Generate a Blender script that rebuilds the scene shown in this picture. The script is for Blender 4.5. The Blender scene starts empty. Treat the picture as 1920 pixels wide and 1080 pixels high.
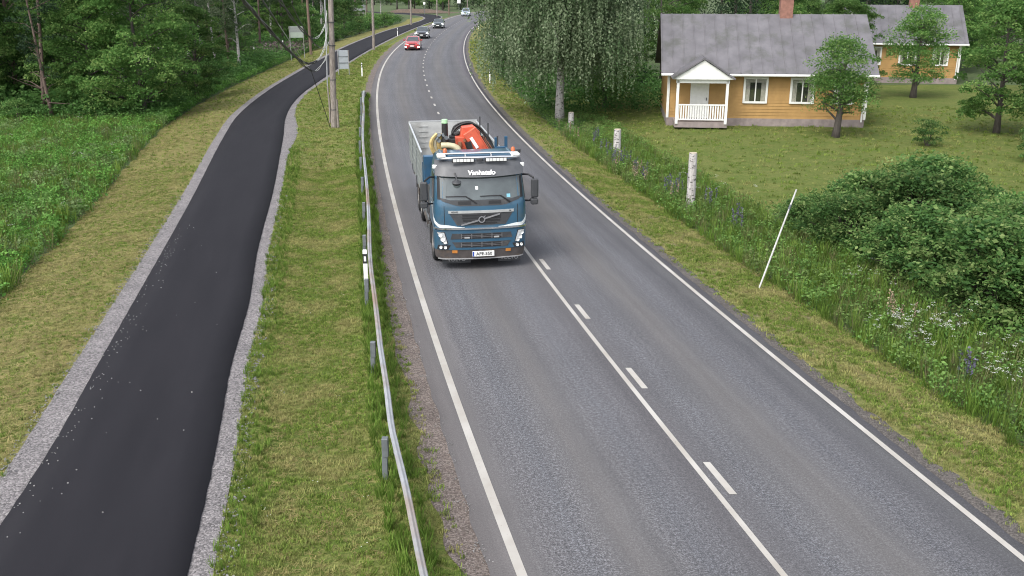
import bpy, bmesh, math, random
import numpy as np
from mathutils import Vector, Matrix

R = math.radians
sc = bpy.context.scene
col = sc.collection
random.seed(7)
rng = np.random.default_rng(11)

# ------------------------------------------------------------------ camera, sky, sun, exposure
CAM_H = 7.53
cam_d = bpy.data.cameras.new('road_camera')
cam_d.sensor_width = 36.0
cam_d.lens = 1775.0 / 1920.0 * 36.0
cam_d.clip_start = 0.2
cam_d.clip_end = 3000
cam = bpy.data.objects.new('road_camera', cam_d)
cam.location = (0, 0, CAM_H)
cam.rotation_euler = (R(90 - 17.95), 0, 0)
col.objects.link(cam)
sc.camera = cam

SUN_EL, SUN_AZ = 52.0, 215.0            # degrees; azimuth clockwise from +Y (view direction)
world = bpy.data.worlds.new('World')
sc.world = world
world.use_nodes = True
wn = world.node_tree
bg = wn.nodes['Background']
sky = wn.nodes.new('ShaderNodeTexSky')
sky.sky_type = 'NISHITA'
sky.sun_disc = False
sky.sun_elevation = R(SUN_EL)
sky.sun_rotation = R(SUN_AZ)
sky.air_density = 1.0
sky.dust_density = 3.0
sky.ozone_density = 1.0
hs = wn.nodes.new('ShaderNodeHueSaturation')      # overcast: a paler sky
hs.inputs['Saturation'].default_value = 0.35
wn.links.new(sky.outputs['Color'], hs.inputs['Color'])
wn.links.new(hs.outputs['Color'], bg.inputs['Color'])
bg.inputs['Strength'].default_value = 0.15
sun_d = bpy.data.lights.new('sun', 'SUN')
sun_d.energy = 0.9
sun_d.angle = R(26)
sun_d.color = (1.0, 0.96, 0.9)
sun = bpy.data.objects.new('sun', sun_d)
sun.rotation_euler = (R(90 - SUN_EL), 0, R(180 - SUN_AZ))
col.objects.link(sun)
vs = sc.view_settings
vs.view_transform = 'Standard'
vs.look = 'None'
vs.exposure = 1.2
vs.gamma = 1.0
vs.use_curve_mapping = False
sc.cycles.pixel_filter_type = 'BLACKMAN_HARRIS'
sc.cycles.filter_width = 1.05
sc.cycles.max_bounces = 6
sc.cycles.transparent_max_bounces = 6

# ------------------------------------------------------------------ materials
def nmat(name):
    m = bpy.data.materials.new(name)
    m.use_nodes = True
    nt = m.node_tree
    return m, nt, nt.nodes['Principled BSDF']

def N(nt, kind, **kw):
    n = nt.nodes.new(kind)
    for k, v in kw.items():
        if k.startswith('i_'):
            n.inputs[k[2:].replace('_', ' ')].default_value = v
        else:
            setattr(n, k, v)
    return n

def ramp(nt, stops, src, interp='LINEAR'):
    r = nt.nodes.new('ShaderNodeValToRGB')
    r.color_ramp.interpolation = interp
    el = r.color_ramp.elements
    while len(el) < len(stops):
        el.new(0.5)
    for e, (p, c) in zip(el, stops):
        e.position = p
        e.color = (c[0], c[1], c[2], 1) if hasattr(c, '__len__') else (c, c, c, 1)
    nt.links.new(src, r.inputs['Fac'])
    return r.outputs['Color']

def mixc(nt, fac, a, b, mode='MIX'):
    m = nt.nodes.new('ShaderNodeMix')
    m.data_type = 'RGBA'
    m.blend_type = mode
    for s, v in ((0, fac), (6, a), (7, b)):
        if hasattr(v, 'links'):
            nt.links.new(v, m.inputs[s])
        elif s == 0:
            m.inputs[s].default_value = v
        else:
            m.inputs[s].default_value = (v[0], v[1], v[2], 1)
    return m.outputs[2]

def noise(nt, vec, scale, detail=3, rough=0.55):
    n = N(nt, 'ShaderNodeTexNoise')
    n.inputs['Scale'].default_value = scale
    n.inputs['Detail'].default_value = detail
    n.inputs['Roughness'].default_value = rough
    if vec is not None:
        nt.links.new(vec, n.inputs['Vector'])
    return n.outputs['Fac']

def scaled(nt, vec, s):
    m = N(nt, 'ShaderNodeMapping')
    m.inputs['Scale'].default_value = s
    nt.links.new(vec, m.inputs['Vector'])
    return m.outputs['Vector']

def bump(nt, bs, h, strength, dist):
    b = N(nt, 'ShaderNodeBump')
    b.inputs['Strength'].default_value = strength
    b.inputs['Distance'].default_value = dist
    nt.links.new(h, b.inputs['Height'])
    nt.links.new(b.outputs['Normal'], bs.inputs['Normal'])

def M(name, c, rough=0.6, metal=0.0, var=0.12, scale=6.0, dirt=None, coat=0.0, spec=0.5):
    """plain material with a little uneven tone, optional dirt colour in blotches"""
    m, nt, bs = nmat(name)
    tc = N(nt, 'ShaderNodeTexCoord').outputs['Object']
    n1 = noise(nt, tc, scale, 4)
    lo = [v * (1 - var) for v in c]
    hi = [min(1, v * (1 + var)) for v in c]
    cc = ramp(nt, [(0.3, lo), (0.7, hi)], n1)
    if dirt:
        n2 = noise(nt, tc, dirt[1], 5, 0.65)
        f = ramp(nt, [(dirt[2], 0.0), (min(0.99, dirt[2] + 0.18), dirt[3])], n2)
        cc = mixc(nt, f, cc, dirt[0])
    nt.links.new(cc, bs.inputs['Base Color'])
    bs.inputs['Roughness'].default_value = rough
    bs.inputs['Metallic'].default_value = metal
    bs.inputs['Specular IOR Level'].default_value = spec
    if coat:
        bs.inputs['Coat Weight'].default_value = coat
        bs.inputs['Coat Roughness'].default_value = 0.08
    return m

def emit_mat(name, c, strength):
    m, nt, bs = nmat(name)
    bs.inputs['Base Color'].default_value = (*c, 1)
    bs.inputs['Emission Color'].default_value = (*c, 1)
    bs.inputs['Emission Strength'].default_value = strength
    bs.inputs['Roughness'].default_value = 0.15
    return m

def leaf_mat(name, stops, trans=0.35, world_scale=0.0, world_stops=None, rand=0.35, gain=1.45):
    """foliage: per-leaf tint, per-plant shift, optional colour patches over the ground"""
    stops = [(p, tuple(min(.8, v * gain) for v in c)) for p, c in stops]
    if world_stops:
        world_stops = (*world_stops[:2], tuple(v * gain for v in world_stops[2]))
    m = bpy.data.materials.new(name)
    m.use_nodes = True
    nt = m.node_tree
    nt.nodes.clear()
    out = N(nt, 'ShaderNodeOutputMaterial')
    at = N(nt, 'ShaderNodeAttribute', attribute_name='tint')
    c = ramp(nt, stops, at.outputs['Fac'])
    if world_stops:
        gp = N(nt, 'ShaderNodeNewGeometry').outputs['Position']
        wnz = noise(nt, gp, world_scale, 3, 0.6)
        f = ramp(nt, [(world_stops[0], 0.0), (world_stops[1], 1.0)], wnz)
        c = mixc(nt, f, c, world_stops[2])
    oi = N(nt, 'ShaderNodeObjectInfo')
    v = N(nt, 'ShaderNodeMapRange')
    v.inputs['To Min'].default_value = 1 - rand
    v.inputs['To Max'].default_value = 1 + rand
    nt.links.new(oi.outputs['Random'], v.inputs['Value'])
    hsv = N(nt, 'ShaderNodeHueSaturation')
    nt.links.new(c, hsv.inputs['Color'])
    nt.links.new(v.outputs['Result'], hsv.inputs['Value'])
    d = N(nt, 'ShaderNodeBsdfPrincipled')
    d.inputs['Roughness'].default_value = 0.62
    d.inputs['Specular IOR Level'].default_value = 0.12
    nt.links.new(hsv.outputs['Color'], d.inputs['Base Color'])
    t = N(nt, 'ShaderNodeBsdfTranslucent')
    nt.links.new(hsv.outputs['Color'], t.inputs['Color'])
    mx = N(nt, 'ShaderNodeMixShader')
    mx.inputs['Fac'].default_value = trans
    nt.links.new(d.outputs['BSDF'], mx.inputs[1])
    nt.links.new(t.outputs['BSDF'], mx.inputs[2])
    nt.links.new(mx.outputs['Shader'], out.inputs['Surface'])
    return m

# ------------------------------------------------------------------ mesh helpers
class MB:
    """collects vertices and faces, links them as one mesh object"""
    def __init__(s):
        s.v, s.f = [], []
    def add(s, vs_, fs_):
        o = len(s.v)
        s.v += [tuple(p) for p in vs_]
        s.f += [tuple(i + o for i in f) for f in fs_]
        return s
    def box(s, c, d, rot=None):
        x, y, z = (k / 2 for k in d)
        p = [Vector((a, b, e)) for a in (-x, x) for b in (-y, y) for e in (-z, z)]
        if rot is not None:
            p = [rot @ q for q in p]
        p = [q + Vector(c) for q in p]
        return s.add(p, [(0, 1, 3, 2), (4, 6, 7, 5), (0, 4, 5, 1), (2, 3, 7, 6), (0, 2, 6, 4), (1, 5, 7, 3)])
    def beam(s, a, b, w, h, up=(0, 0, 1)):
        a, b = Vector(a), Vector(b)
        d = (b - a).normalized()
        sd = d.cross(Vector(up))
        if sd.length < 1e-4:
            sd = Vector((1, 0, 0))
        sd.normalize()
        u = sd.cross(d)
        p = [q + sd * i * w / 2 + u * j * h / 2 for q in (a, b) for i, j in ((-1, -1), (1, -1), (1, 1), (-1, 1))]
        return s.add(p, [(3, 2, 1, 0), (4, 5, 6, 7), (0, 1, 5, 4), (1, 2, 6, 5), (2, 3, 7, 6), (3, 0, 4, 7)])
    def tube(s, pts, rad, n=8, cap=True):
        pts = [Vector(p) for p in pts]
        if not hasattr(rad, '__len__'):
            rad = [rad] * len(pts)
        o = len(s.v)
        ref = None
        for i, p in enumerate(pts):
            t = (pts[min(i + 1, len(pts) - 1)] - pts[max(i - 1, 0)]).normalized()
            if ref is None:
                ref = t.cross(Vector((0.3, 0.2, 1)) if abs(t.z) < 0.95 else Vector((1, 0, 0))).normalized()
            ref = (ref - t * ref.dot(t)).normalized()
            b = t.cross(ref)
            for k in range(n):
                a = 2 * math.pi * k / n
                s.v.append(tuple(p + (ref * math.cos(a) + b * math.sin(a)) * rad[i]))
        m = len(pts)
        for i in range(m - 1):
            for k in range(n):
                k2 = (k + 1) % n
                s.f.append((o + i * n + k, o + i * n + k2, o + (i + 1) * n + k2, o + (i + 1) * n + k))
        if cap:
            s.f.append(tuple(o + k for k in reversed(range(n))))
            s.f.append(tuple(o + (m - 1) * n + k for k in range(n)))
        return s
    def lathe(s, prof, c, axis, n=20):
        """prof: (along axis, radius) pairs, closed when the first pair equals the last"""
        ax = Vector(axis).normalized()
        u = ax.orthogonal().normalized()
        w = ax.cross(u)
        o = len(s.v)
        for a, r in prof:
            for k in range(n):
                t = 2 * math.pi * k / n
                s.v.append(tuple(Vector(c) + ax * a + (u * math.cos(t) + w * math.sin(t)) * r))
        for i in range(len(prof) - 1):
            for k in range(n):
                k2 = (k + 1) % n
                s.f.append((o + i * n + k, o + i * n + k2, o + (i + 1) * n + k2, o + (i + 1) * n + k))
        return s
    def prism(s, poly, origin, ux, uy, depth):
        """polygon in the plane ux, uy, pushed along ux x uy by depth"""
        ux, uy, o0 = Vector(ux), Vector(uy), Vector(origin)
        nz = ux.cross(uy).normalized() * depth
        n = len(poly)
        a = [o0 + ux * p[0] + uy * p[1] for p in poly]
        b = [q + nz for q in a]
        return s.add(a + b, [tuple(reversed(range(n))), tuple(range(n, 2 * n))] +
                     [(i, (i + 1) % n, n + (i + 1) % n, n + i) for i in range(n)])
    def build(s, name, mat, parent=None, smooth=None, bevel=0.0, loc=None):
        me = bpy.data.meshes.new(name)
        me.from_pydata(s.v, [], s.f)
        me.update()
        return link(name, me, mat, parent, smooth, bevel, loc)

def link(name, me, mat, parent=None, smooth=None, bevel=0.0, loc=None):
    if mat is not None:
        me.materials.append(mat)
    if smooth:
        me.shade_smooth()
        me.set_sharp_from_angle(angle=R(smooth))
    o = bpy.data.objects.new(name, me)
    if parent is not None:
        o.parent = parent
    if loc is not None:
        o.location = loc
    if bevel:
        b = o.modifiers.new('edges', 'BEVEL')
        b.width = bevel
        b.segments = 1
        b.limit_method = 'ANGLE'
        b.angle_limit = R(35)
    col.objects.link(o)
    return o

def tag(o, label=None, cat=None, group=None, kind=None):
    if label: o['label'] = label
    if cat: o['category'] = cat
    if group: o['group'] = group
    if kind: o['kind'] = kind
    return o

def thing(name, label, cat, loc=(0, 0, 0), rz=0.0, group=None):
    o = bpy.data.objects.new(name, None)
    o.empty_display_size = 0.2
    o.location = loc
    o.rotation_euler = (0, 0, rz)
    col.objects.link(o)
    return tag(o, label, cat, group)

def copy_tree(o, parent=None):
    c = o.copy()
    col.objects.link(c)
    if parent is not None:
        c.parent = parent
    for ch in list(o.children):
        copy_tree(ch, c)
    return c

def text(body, size, mat, name, parent, loc, rot, extrude=0.004, shear=0.0, offset=0.0, align='CENTER'):
    cu = bpy.data.curves.new(name, 'FONT')
    cu.body = body
    cu.size = size
    cu.extrude = extrude
    cu.shear = shear
    cu.offset = offset
    cu.align_x = align
    cu.align_y = 'CENTER'
    cu.resolution_u = 3
    cu.materials.append(mat)
    tmp = bpy.data.objects.new('tmp', cu)
    me = bpy.data.meshes.new_from_object(tmp)
    bpy.data.objects.remove(tmp)
    if not me.materials:
        me.materials.append(mat)
    o = bpy.data.objects.new(name, me)
    o.location = loc
    o.rotation_euler = rot
    o.parent = parent
    col.objects.link(o)
    return o

def quads_mesh(name, P, tint=None):
    """P: (n,4,3) array of separate quads, tint: per quad"""
    n = len(P)
    me = bpy.data.meshes.new(name)
    me.vertices.add(n * 4)
    me.vertices.foreach_set('co', P.reshape(-1).astype(np.float32))
    me.loops.add(n * 4)
    me.loops.foreach_set('vertex_index', np.arange(n * 4, dtype=np.int32))
    me.polygons.add(n)
    me.polygons.foreach_set('loop_start', np.arange(0, n * 4, 4, dtype=np.int32))
    if tint is not None:
        a = me.attributes.new('tint', 'FLOAT', 'FACE')
        a.data.foreach_set('value', np.asarray(tint, dtype=np.float32))
    me.update()
    me.validate()
    return me

def unit(a):
    return a / np.maximum(np.linalg.norm(a, axis=1, keepdims=True), 1e-6)

def leaf_quads(C, size, g, up=0.4, droop=0.3, slim=0.55):
    """kite-shaped leaves at C with random directions; size scalar or array"""
    n = len(C)
    d = unit(g.normal(size=(n, 3)) * np.array([1, 1, 0.6]) + np.array([0, 0, -droop]))
    nr = unit(g.normal(size=(n, 3)) + np.array([0, 0, up * 2]))
    sd = unit(np.cross(d, nr))
    s = (np.ones(n) * size * g.uniform(0.65, 1.25, n))[:, None]
    a = C - d * s * 0.5
    b = C + sd * s * slim * 0.5 + d * s * 0.02
    c = C + d * s * 0.5
    e = C - sd * s * slim * 0.5 + d * s * 0.02
    return np.stack([a, b, c, e], axis=1)

# ------------------------------------------------------------------ the lie of the land
_CL = [-6.1759, 1.6589, 14.2194, -0.1447, -10.2628, 10.0972, -3.0455, -14.0943]
_CR = [0.5548, -1.9081, -0.5914, 4.354, -0.3633, 8.855, -3.8914, -6.2592]
def xL(y): return np.polyval(_CL, (np.minimum(y, 300) - 130) / 130)      # left edge line of the road
def xR(y): return np.polyval(_CR, (np.minimum(y, 300) - 130) / 130)      # right edge line
_PL = np.array([(-4.6, -6), (-5.9, 3), (-7.2, 10.6), (-7.79, 14.36), (-8.5, 17.93), (-9.3, 22.0), (-11.33, 32.23), (-14.64, 48.14),
                (-15.96, 55.03), (-16.95, 62.6), (-17.6, 69.25), (-18.64, 84.95), (-19.4, 100.1), (-20.0, 115.7),
                (-20.2, 142), (-19.9, 160), (-18.8, 180), (-18.2, 200), (-18.9, 214), (-22, 228), (-32, 245), (-60, 270)])
_PR = np.array([(-2.0, -6), (-3.1, 3), (-4.32, 10.8), (-5.01, 14.42), (-5.7, 17.65), (-6.5, 22.2), (-7.25, 25.7), (-8.98, 34.95),
                (-10.59, 43), (-11.89, 49.38), (-13.0, 54.6), (-14.0, 60.67), (-14.75, 67.5), (-15.1, 73.3), (-15.5, 81.5),
                (-16.05, 95.4), (-16.6, 117.6), (-16.7, 150), (-16.2, 180), (-15.5, 206), (-16.2, 222), (-20, 236), (-30, 250), (-58, 275)])
def _pchip(K, y):
    x, t = K[:, 0], K[:, 1]
    h = np.diff(t); dl = np.diff(x) / h
    m = np.zeros(len(t)); m[0], m[-1] = dl[0], dl[-1]
    m[1:-1] = (dl[:-1] * h[1:] + dl[1:] * h[:-1]) / (h[1:] + h[:-1])
    y = np.asarray(y, float)
    i = np.clip(np.searchsorted(t, y) - 1, 0, len(t) - 2)
    u = np.clip((y - t[i]) / h[i], 0, 1)
    return ((2*u**3 - 3*u**2 + 1) * x[i] + (u**3 - 2*u**2 + u) * h[i] * m[i] + (-2*u**3 + 3*u**2) * x[i+1] + (u**3 - u**2) * h[i] * m[i+1])
def xPL(y): return _pchip(_PL, y)
def xPR(y): return _pchip(_PR, y)
def sm(t):
    t = np.clip(t, 0, 1)
    return t * t * (3 - 2 * t)
def height(x, y):
    """ground level: road and path at 0, shallow ditches beside them"""
    x = np.asarray(x, float); y = np.asarray(y, float)
    pl, pr, l, r = xPL(y), xPR(y), xL(y), xR(y)
    a, b = pl - x, x - r
    zl = -0.45 * sm((a - 0.8) / 4.0) * (a > 0)
    zr = (-0.42 * sm((b - 0.9) / 3.0) + 0.34 * sm((b - 5) / 5)) * (b > 0)
    t = np.clip((x - pr - 0.35) / np.maximum(l - 1.3 - pr - 0.35, 0.3), 0, 1)
    zm = -0.16 * np.sin(np.pi * t) ** 1.2
    return zl + zr + zm
def gz(x, y): return float(height(x, y))

def rows(y0, y1, k=0.011, mn=0.14):
    out = [y0]
    while out[-1] < y1:
        out.append(out[-1] + max(mn, abs(out[-1]) * k))
    return np.array(out)

def wob(y, amp, f, seed):
    g = np.random.default_rng(seed)
    r = np.zeros_like(y)
    for k in range(9):
        w = f * (0.3 + 2.2 * g.random())
        r += np.sin(y * w + g.random() * 6.28) * (1 if k < 5 else 0.6)
    return amp * r / 3.0

def strip(name, fa, fb, y, nx, lift, mat, use_h=False, kind='structure', parent=None, skirt=0.0, flat=0.0):
    """sheet between two curves x=fa(y), x=fb(y); UV in metres from fa and along y"""
    xa, xb = fa(y), fb(y)
    t = np.linspace(0, 1, nx)
    X = xa[:, None] + (xb - xa)[:, None] * t[None, :]
    Y = np.repeat(y[:, None], nx, 1)
    Z = (height(X, Y) if use_h else np.full_like(X, flat)) + lift
    U = X - xa[:, None]
    if skirt:
        X = np.concatenate([X[:, :1], X, X[:, -1:]], 1); Y = np.concatenate([Y[:, :1], Y, Y[:, -1:]], 1)
        U = np.concatenate([U[:, :1], U, U[:, -1:]], 1)
        Z = np.concatenate([Z[:, :1] - skirt, Z, Z[:, -1:] - skirt], 1)
        nx = nx + 2
    ny = len(y)
    V = np.stack([X, Y, Z], 2).reshape(-1, 3)
    i = np.arange(ny - 1)[:, None] * nx + np.arange(nx - 1)[None, :]
    F = np.stack([i, i + 1, i + nx + 1, i + nx], 2).reshape(-1, 4)
    me = bpy.data.meshes.new(name)
    me.from_pydata(V.tolist(), [], F.tolist())
    uv = me.uv_layers.new(name='UVMap')
    UV = np.stack([U.reshape(-1), Y.reshape(-1)], 1)
    uv.data.foreach_set('uv', UV[F.reshape(-1)].reshape(-1).astype(np.float32))
    me.shade_smooth()
    o = link(name, me, mat, parent)
    if kind:
        o['kind'] = kind
    return o

# ------------------------------------------------------------------ ground materials
def ground_mat():
    m, nt, bs = nmat('forest_soil')
    p = N(nt, 'ShaderNodeNewGeometry').outputs['Position']
    c = ramp(nt, [(0.3, (.03, .05, .014)), (0.55, (.055, .085, .022)), (0.75, (.08, .095, .034))], noise(nt, p, 1.7, 6, 0.65))
    nt.links.new(c, bs.inputs['Base Color'])
    bs.inputs['Roughness'].default_value = 0.95
    bump(nt, bs, noise(nt, p, 9, 4), 0.6, 0.1)
    return m

def verge_mat(name, green, pale, bare, bias, bare_at=0.62):
    """mown grass with clippings lying in swathes"""
    m, nt, bs = nmat(name)
    p = N(nt, 'ShaderNodeNewGeometry').outputs['Position']
    rot = N(nt, 'ShaderNodeMapping')
    rot.inputs['Rotation'].default_value = (0, 0, R(28))
    rot.inputs['Scale'].default_value = (1.0, 3.2, 1.0)
    nt.links.new(p, rot.inputs['Vector'])
    sw = noise(nt, rot.outputs['Vector'], 2.2, 6, 0.7)
    big = noise(nt, p, 0.55, 4, 0.6)
    fine = noise(nt, scaled(nt, p, (1, .55, 1)), 48, 4, 0.8)
    fine2 = noise(nt, p, 17, 4, 0.75)
    c1 = ramp(nt, [(bias - 0.10, green), (bias + 0.10, pale)], sw)
    c2 = mixc(nt, ramp(nt, [(0.42, 0.0), (0.62, 0.55)], big), c1, pale)
    nb = noise(nt, scaled(nt, p, (1.6, 0.8, 1)), 1.5, 5, 0.65)
    c3 = mixc(nt, ramp(nt, [(bare_at, 0.0), (bare_at + 0.12, 0.8)], nb), c2, bare)
    c4 = mixc(nt, ramp(nt, [(0.34, 0.6), (0.5, 0.0)], fine), c3, [v * 0.36 for v in green])
    c4 = mixc(nt, 1.0, c4, ramp(nt, [(0.34, (.62, .64, .6)), (0.5, (1, 1, 1)), (0.66, (1.35, 1.3, 1.3))], fine2), 'MULTIPLY')
    nt.links.new(c4, bs.inputs['Base Color'])
    bs.inputs['Roughness'].default_value = 0.95
    bs.inputs['Specular IOR Level'].default_value = 0.1
    bump(nt, bs, mixc(nt, 0.4, sw, fine), 0.9, 0.05)
    return m

def road_mat():
    m, nt, bs = nmat('worn_asphalt')
    K = 0.70
    tc = N(nt, 'ShaderNodeTexCoord').outputs['UV']
    sep = N(nt, 'ShaderNodeSeparateXYZ')
    nt.links.new(tc, sep.inputs[0])
    wv = noise(nt, scaled(nt, tc, (1, 0.12, 1)), 1.1, 3)
    ad = N(nt, 'ShaderNodeMath', operation='MULTIPLY_ADD')
    nt.links.new(wv, ad.inputs[0]); ad.inputs[1].default_value = 0.5
    nt.links.new(sep.outputs['X'], ad.inputs[2])
    nr = N(nt, 'ShaderNodeMath', operation='DIVIDE')
    nt.links.new(ad.outputs[0], nr.inputs[0]); nr.inputs[1].default_value = 8.2
    u = nr.outputs[0]
    # across the road: polished tracks expose pale stone, bands between them stay smooth
    rough = ramp(nt, [(0.0, .15), (.10, .1), (.14, .95), (.235, 1.0), (.275, .35), (.31, .3), (.36, .9), (.44, .8), (.49, .45), (.55, .6),
                      (.60, .95), (.69, .35), (.74, .3), (.79, .95), (.86, .7), (.90, .35), (.97, .3)], u)
    tone = ramp(nt, [(0.0, (.150, .140, .140)), (.10, (.170, .163, .160)), (.2, (.158, .160, .165)), (.29, (.166, .160, .155)), (.40, (.15, .152, .158)),
                     (.49, (.132, .128, .13)), (.60, (.15, .152, .157)), (.71, (.158, .153, .148)), (.80, (.146, .148, .154)), (.875, (.118, .118, .122)), (.93, (.150, .148, .148)), (.985, (.142, .132, .142))], u)
    n1 = noise(nt, tc, 42, 2, 0.85)
    n2 = noise(nt, tc, 17, 3, 0.85)
    g1 = ramp(nt, [(0.40, (.42, .42, .44)), (0.5, (.90, .90, .91)), (0.61, (1.95, 1.95, 2.02))], mixc(nt, 0.45, n1, n2))
    sm_ = ramp(nt, [(0.3, (.85, .85, .85)), (0.7, (1.15, 1.15, 1.15))], n1)
    grain = mixc(nt, rough, sm_, g1)
    c = mixc(nt, 1.0, tone, grain, 'MULTIPLY')
    c = mixc(nt, 1.0, c, (K * .97, K * .97, K * 1.0), 'MULTIPLY')
    st = noise(nt, scaled(nt, tc, (2.2, 0.05, 1)), 1.4, 4, 0.6)
    c = mixc(nt, 1.0, c, ramp(nt, [(0.3, (.84, .84, .85)), (0.7, (1.12, 1.11, 1.1))], st), 'MULTIPLY')
    bl = noise(nt, tc, 0.35, 4, 0.6)
    c = mixc(nt, 1.0, c, ramp(nt, [(0.3, (.92, .92, .92)), (0.7, (1.06, 1.06, 1.06))], bl), 'MULTIPLY')
    nt.links.new(c, bs.inputs['Base Color'])
    bs.inputs['Roughness'].default_value = 0.82
    bs.inputs['Specular IOR Level'].default_value = 0.3
    bump(nt, bs, mixc(nt, 0.5, n1, n2), 0.35, 0.01)
    return m

def path_mat():
    m, nt, bs = nmat('fresh_asphalt')
    tc = N(nt, 'ShaderNodeTexCoord').outputs['UV']
    n1 = noise(nt, tc, 90, 2, 0.8)
    n2 = noise(nt, scaled(nt, tc, (1.5, 0.2, 1)), 1.2, 4, 0.6)
    c = ramp(nt, [(0.3, (.0085, .0082, .0105)), (0.55, (.0155, .015, .0185)), (0.75, (.042, .041, .048))], n1)
    c = mixc(nt, 1.0, c, ramp(nt, [(0.3, (.86, .86, .88)), (0.7, (1.16, 1.15, 1.14))], n2), 'MULTIPLY')
    nt.links.new(c, bs.inputs['Base Color'])
    bs.inputs['Roughness'].default_value = 0.85
    bs.inputs['Specular IOR Level'].default_value = 0.16
    bump(nt, bs, n1, 0.3, 0.008)
    return m

def gravel_mat(name, stops, scale=38):
    m, nt, bs = nmat(name)
    p = N(nt, 'ShaderNodeNewGeometry').outputs['Position']
    v = N(nt, 'ShaderNodeTexVoronoi')
    v.inputs['Scale'].default_value = scale
    nt.links.new(p, v.inputs['Vector'])
    sep = N(nt, 'ShaderNodeSeparateColor')
    nt.links.new(v.outputs['Color'], sep.inputs[0])
    c = ramp(nt, stops, sep.outputs[0])
    c = mixc(nt, ramp(nt, [(0.0, 0.0), (0.55, 0.0), (0.9, 0.75)], v.outputs['Distance']), c, [k * 0.3 for k in stops[0][1]])
    big = noise(nt, p, 1.3, 4, 0.65)
    c = mixc(nt, 1.0, c, ramp(nt, [(0.3, (.78, .78, .78)), (0.7, (1.18, 1.17, 1.15))], big), 'MULTIPLY')
    nt.links.new(c, bs.inputs['Base Color'])
    bs.inputs['Roughness'].default_value = 0.95
    bump(nt, bs, v.outputs['Distance'], 0.5, -0.02)
    return m

def paint_mat():
    m, nt, bs = nmat('road_paint')
    p = N(nt, 'ShaderNodeNewGeometry').outputs['Position']
    n1 = noise(nt, p, 42, 3, 0.75)
    n2 = noise(nt, p, 0.9, 3, 0.6)
    n3 = noise(nt, scaled(nt, p, (6, 1.2, 1)), 2.0, 4, .7)
    c = mixc(nt, ramp(nt, [(0.57, 0.0), (0.70, 0.85)], mixc(nt, .35, n1, n3)), (.37, .355, .33), (.15, .145, .145))
    c = mixc(nt, 1.0, c, ramp(nt, [(0.3, (.80, .77, .72)), (0.65, (1.1, 1.1, 1.1))], n2), 'MULTIPLY')
    nt.links.new(c, bs.inputs['Base Color'])
    bs.inputs['Roughness'].default_value = 0.7
    return m

MAT_GROUND = ground_mat()
MAT_MOWN = verge_mat('mown_verge_turf', (.094, .135, .030), (.190, .182, .066), (.19, .155, .095), 0.55, 0.66)
MAT_MOWN_L = verge_mat('raked_verge_turf', (.088, .120, .028), (.215, .190, .078), (.15, .12, .065), 0.49, 0.68)
MAT_MOWN_R = verge_mat('roadside_turf', (.098, .128, .034), (.21, .19, .080), (.20, .165, .115), 0.52, 0.56)
MAT_LAWN = verge_mat('garden_lawn', (.082, .118, .026), (.140, .150, .048), (.15, .13, .07), 0.55, 0.70)
MAT_ROAD = road_mat()
MAT_PATH = path_mat()
MAT_GRAVEL_PATH = gravel_mat('pale_crushed_stone', [(0.0, (.10, .094, .096)), (0.5, (.170, .158, .162)), (1.0, (.265, .248, .25))], 34)
MAT_GRAVEL_ROAD = gravel_mat('reddish_gravel', [(0.0, (.075, .060, .052)), (0.5, (.135, .108, .095)), (1.0, (.21, .18, .165))], 42)
MAT_GRAVEL_R = gravel_mat('grey_shoulder_gravel', [(0.0, (.05, .045, .041)), (0.5, (.086, .076, .069)), (1.0, (.135, .122, .113))], 42)
MAT_PAINT = paint_mat()
MAT_BANK = gravel_mat('red_earth_bank', [(0.0, (.06, .042, .03)), (0.5, (.11, .075, .052)), (1.0, (.15, .11, .08))], 12)

# ------------------------------------------------------------------ ground, road, path
def make_ground():
    y = np.concatenate([[-200, -60, -20], rows(-6, 300, 0.02, 0.5), [340, 420, 600, 1000, 1800]])
    n = len(y)
    cols = []
    pl, pr, l, r = xPL(y), xPR(y), xL(y), xR(y)
    for o in (-1200, -300, -90, -45, -25, -15, -10, -7, -5.5, -4.5, -3.5, -2.5, -1.6, -0.9, 0):
        cols.append(pl + o)
    for t in (0, 0.35 / 3, .25, .38, .5, .62, .75, .9, 1):
        cols.append(pr + t * (l - pr))
    for o in (0, 0.9, 1.5, 2.1, 2.8, 3.5, 4.2, 5, 6, 7, 8.5, 10, 14, 22, 40, 90, 300, 1200):
        cols.append(r + o)
    X = np.stack(cols, 1)
    Y = np.repeat(y[:, None], X.shape[1], 1)
    Z = height(X, Y) - 0.02
    nx = X.shape[1]
    i = np.arange(n - 1)[:, None] * nx + np.arange(nx - 1)[None, :]
    F = np.stack([i, i + 1, i + nx + 1, i + nx], 2).reshape(-1, 4)
    me = bpy.data.meshes.new('ground')
    me.from_pydata(np.stack([X, Y, Z], 2).reshape(-1, 3).tolist(), [], F.tolist())
    me.shade_smooth()
    o = link('ground', me, MAT_GROUND)
    o['kind'] = 'structure'
make_ground()

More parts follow.
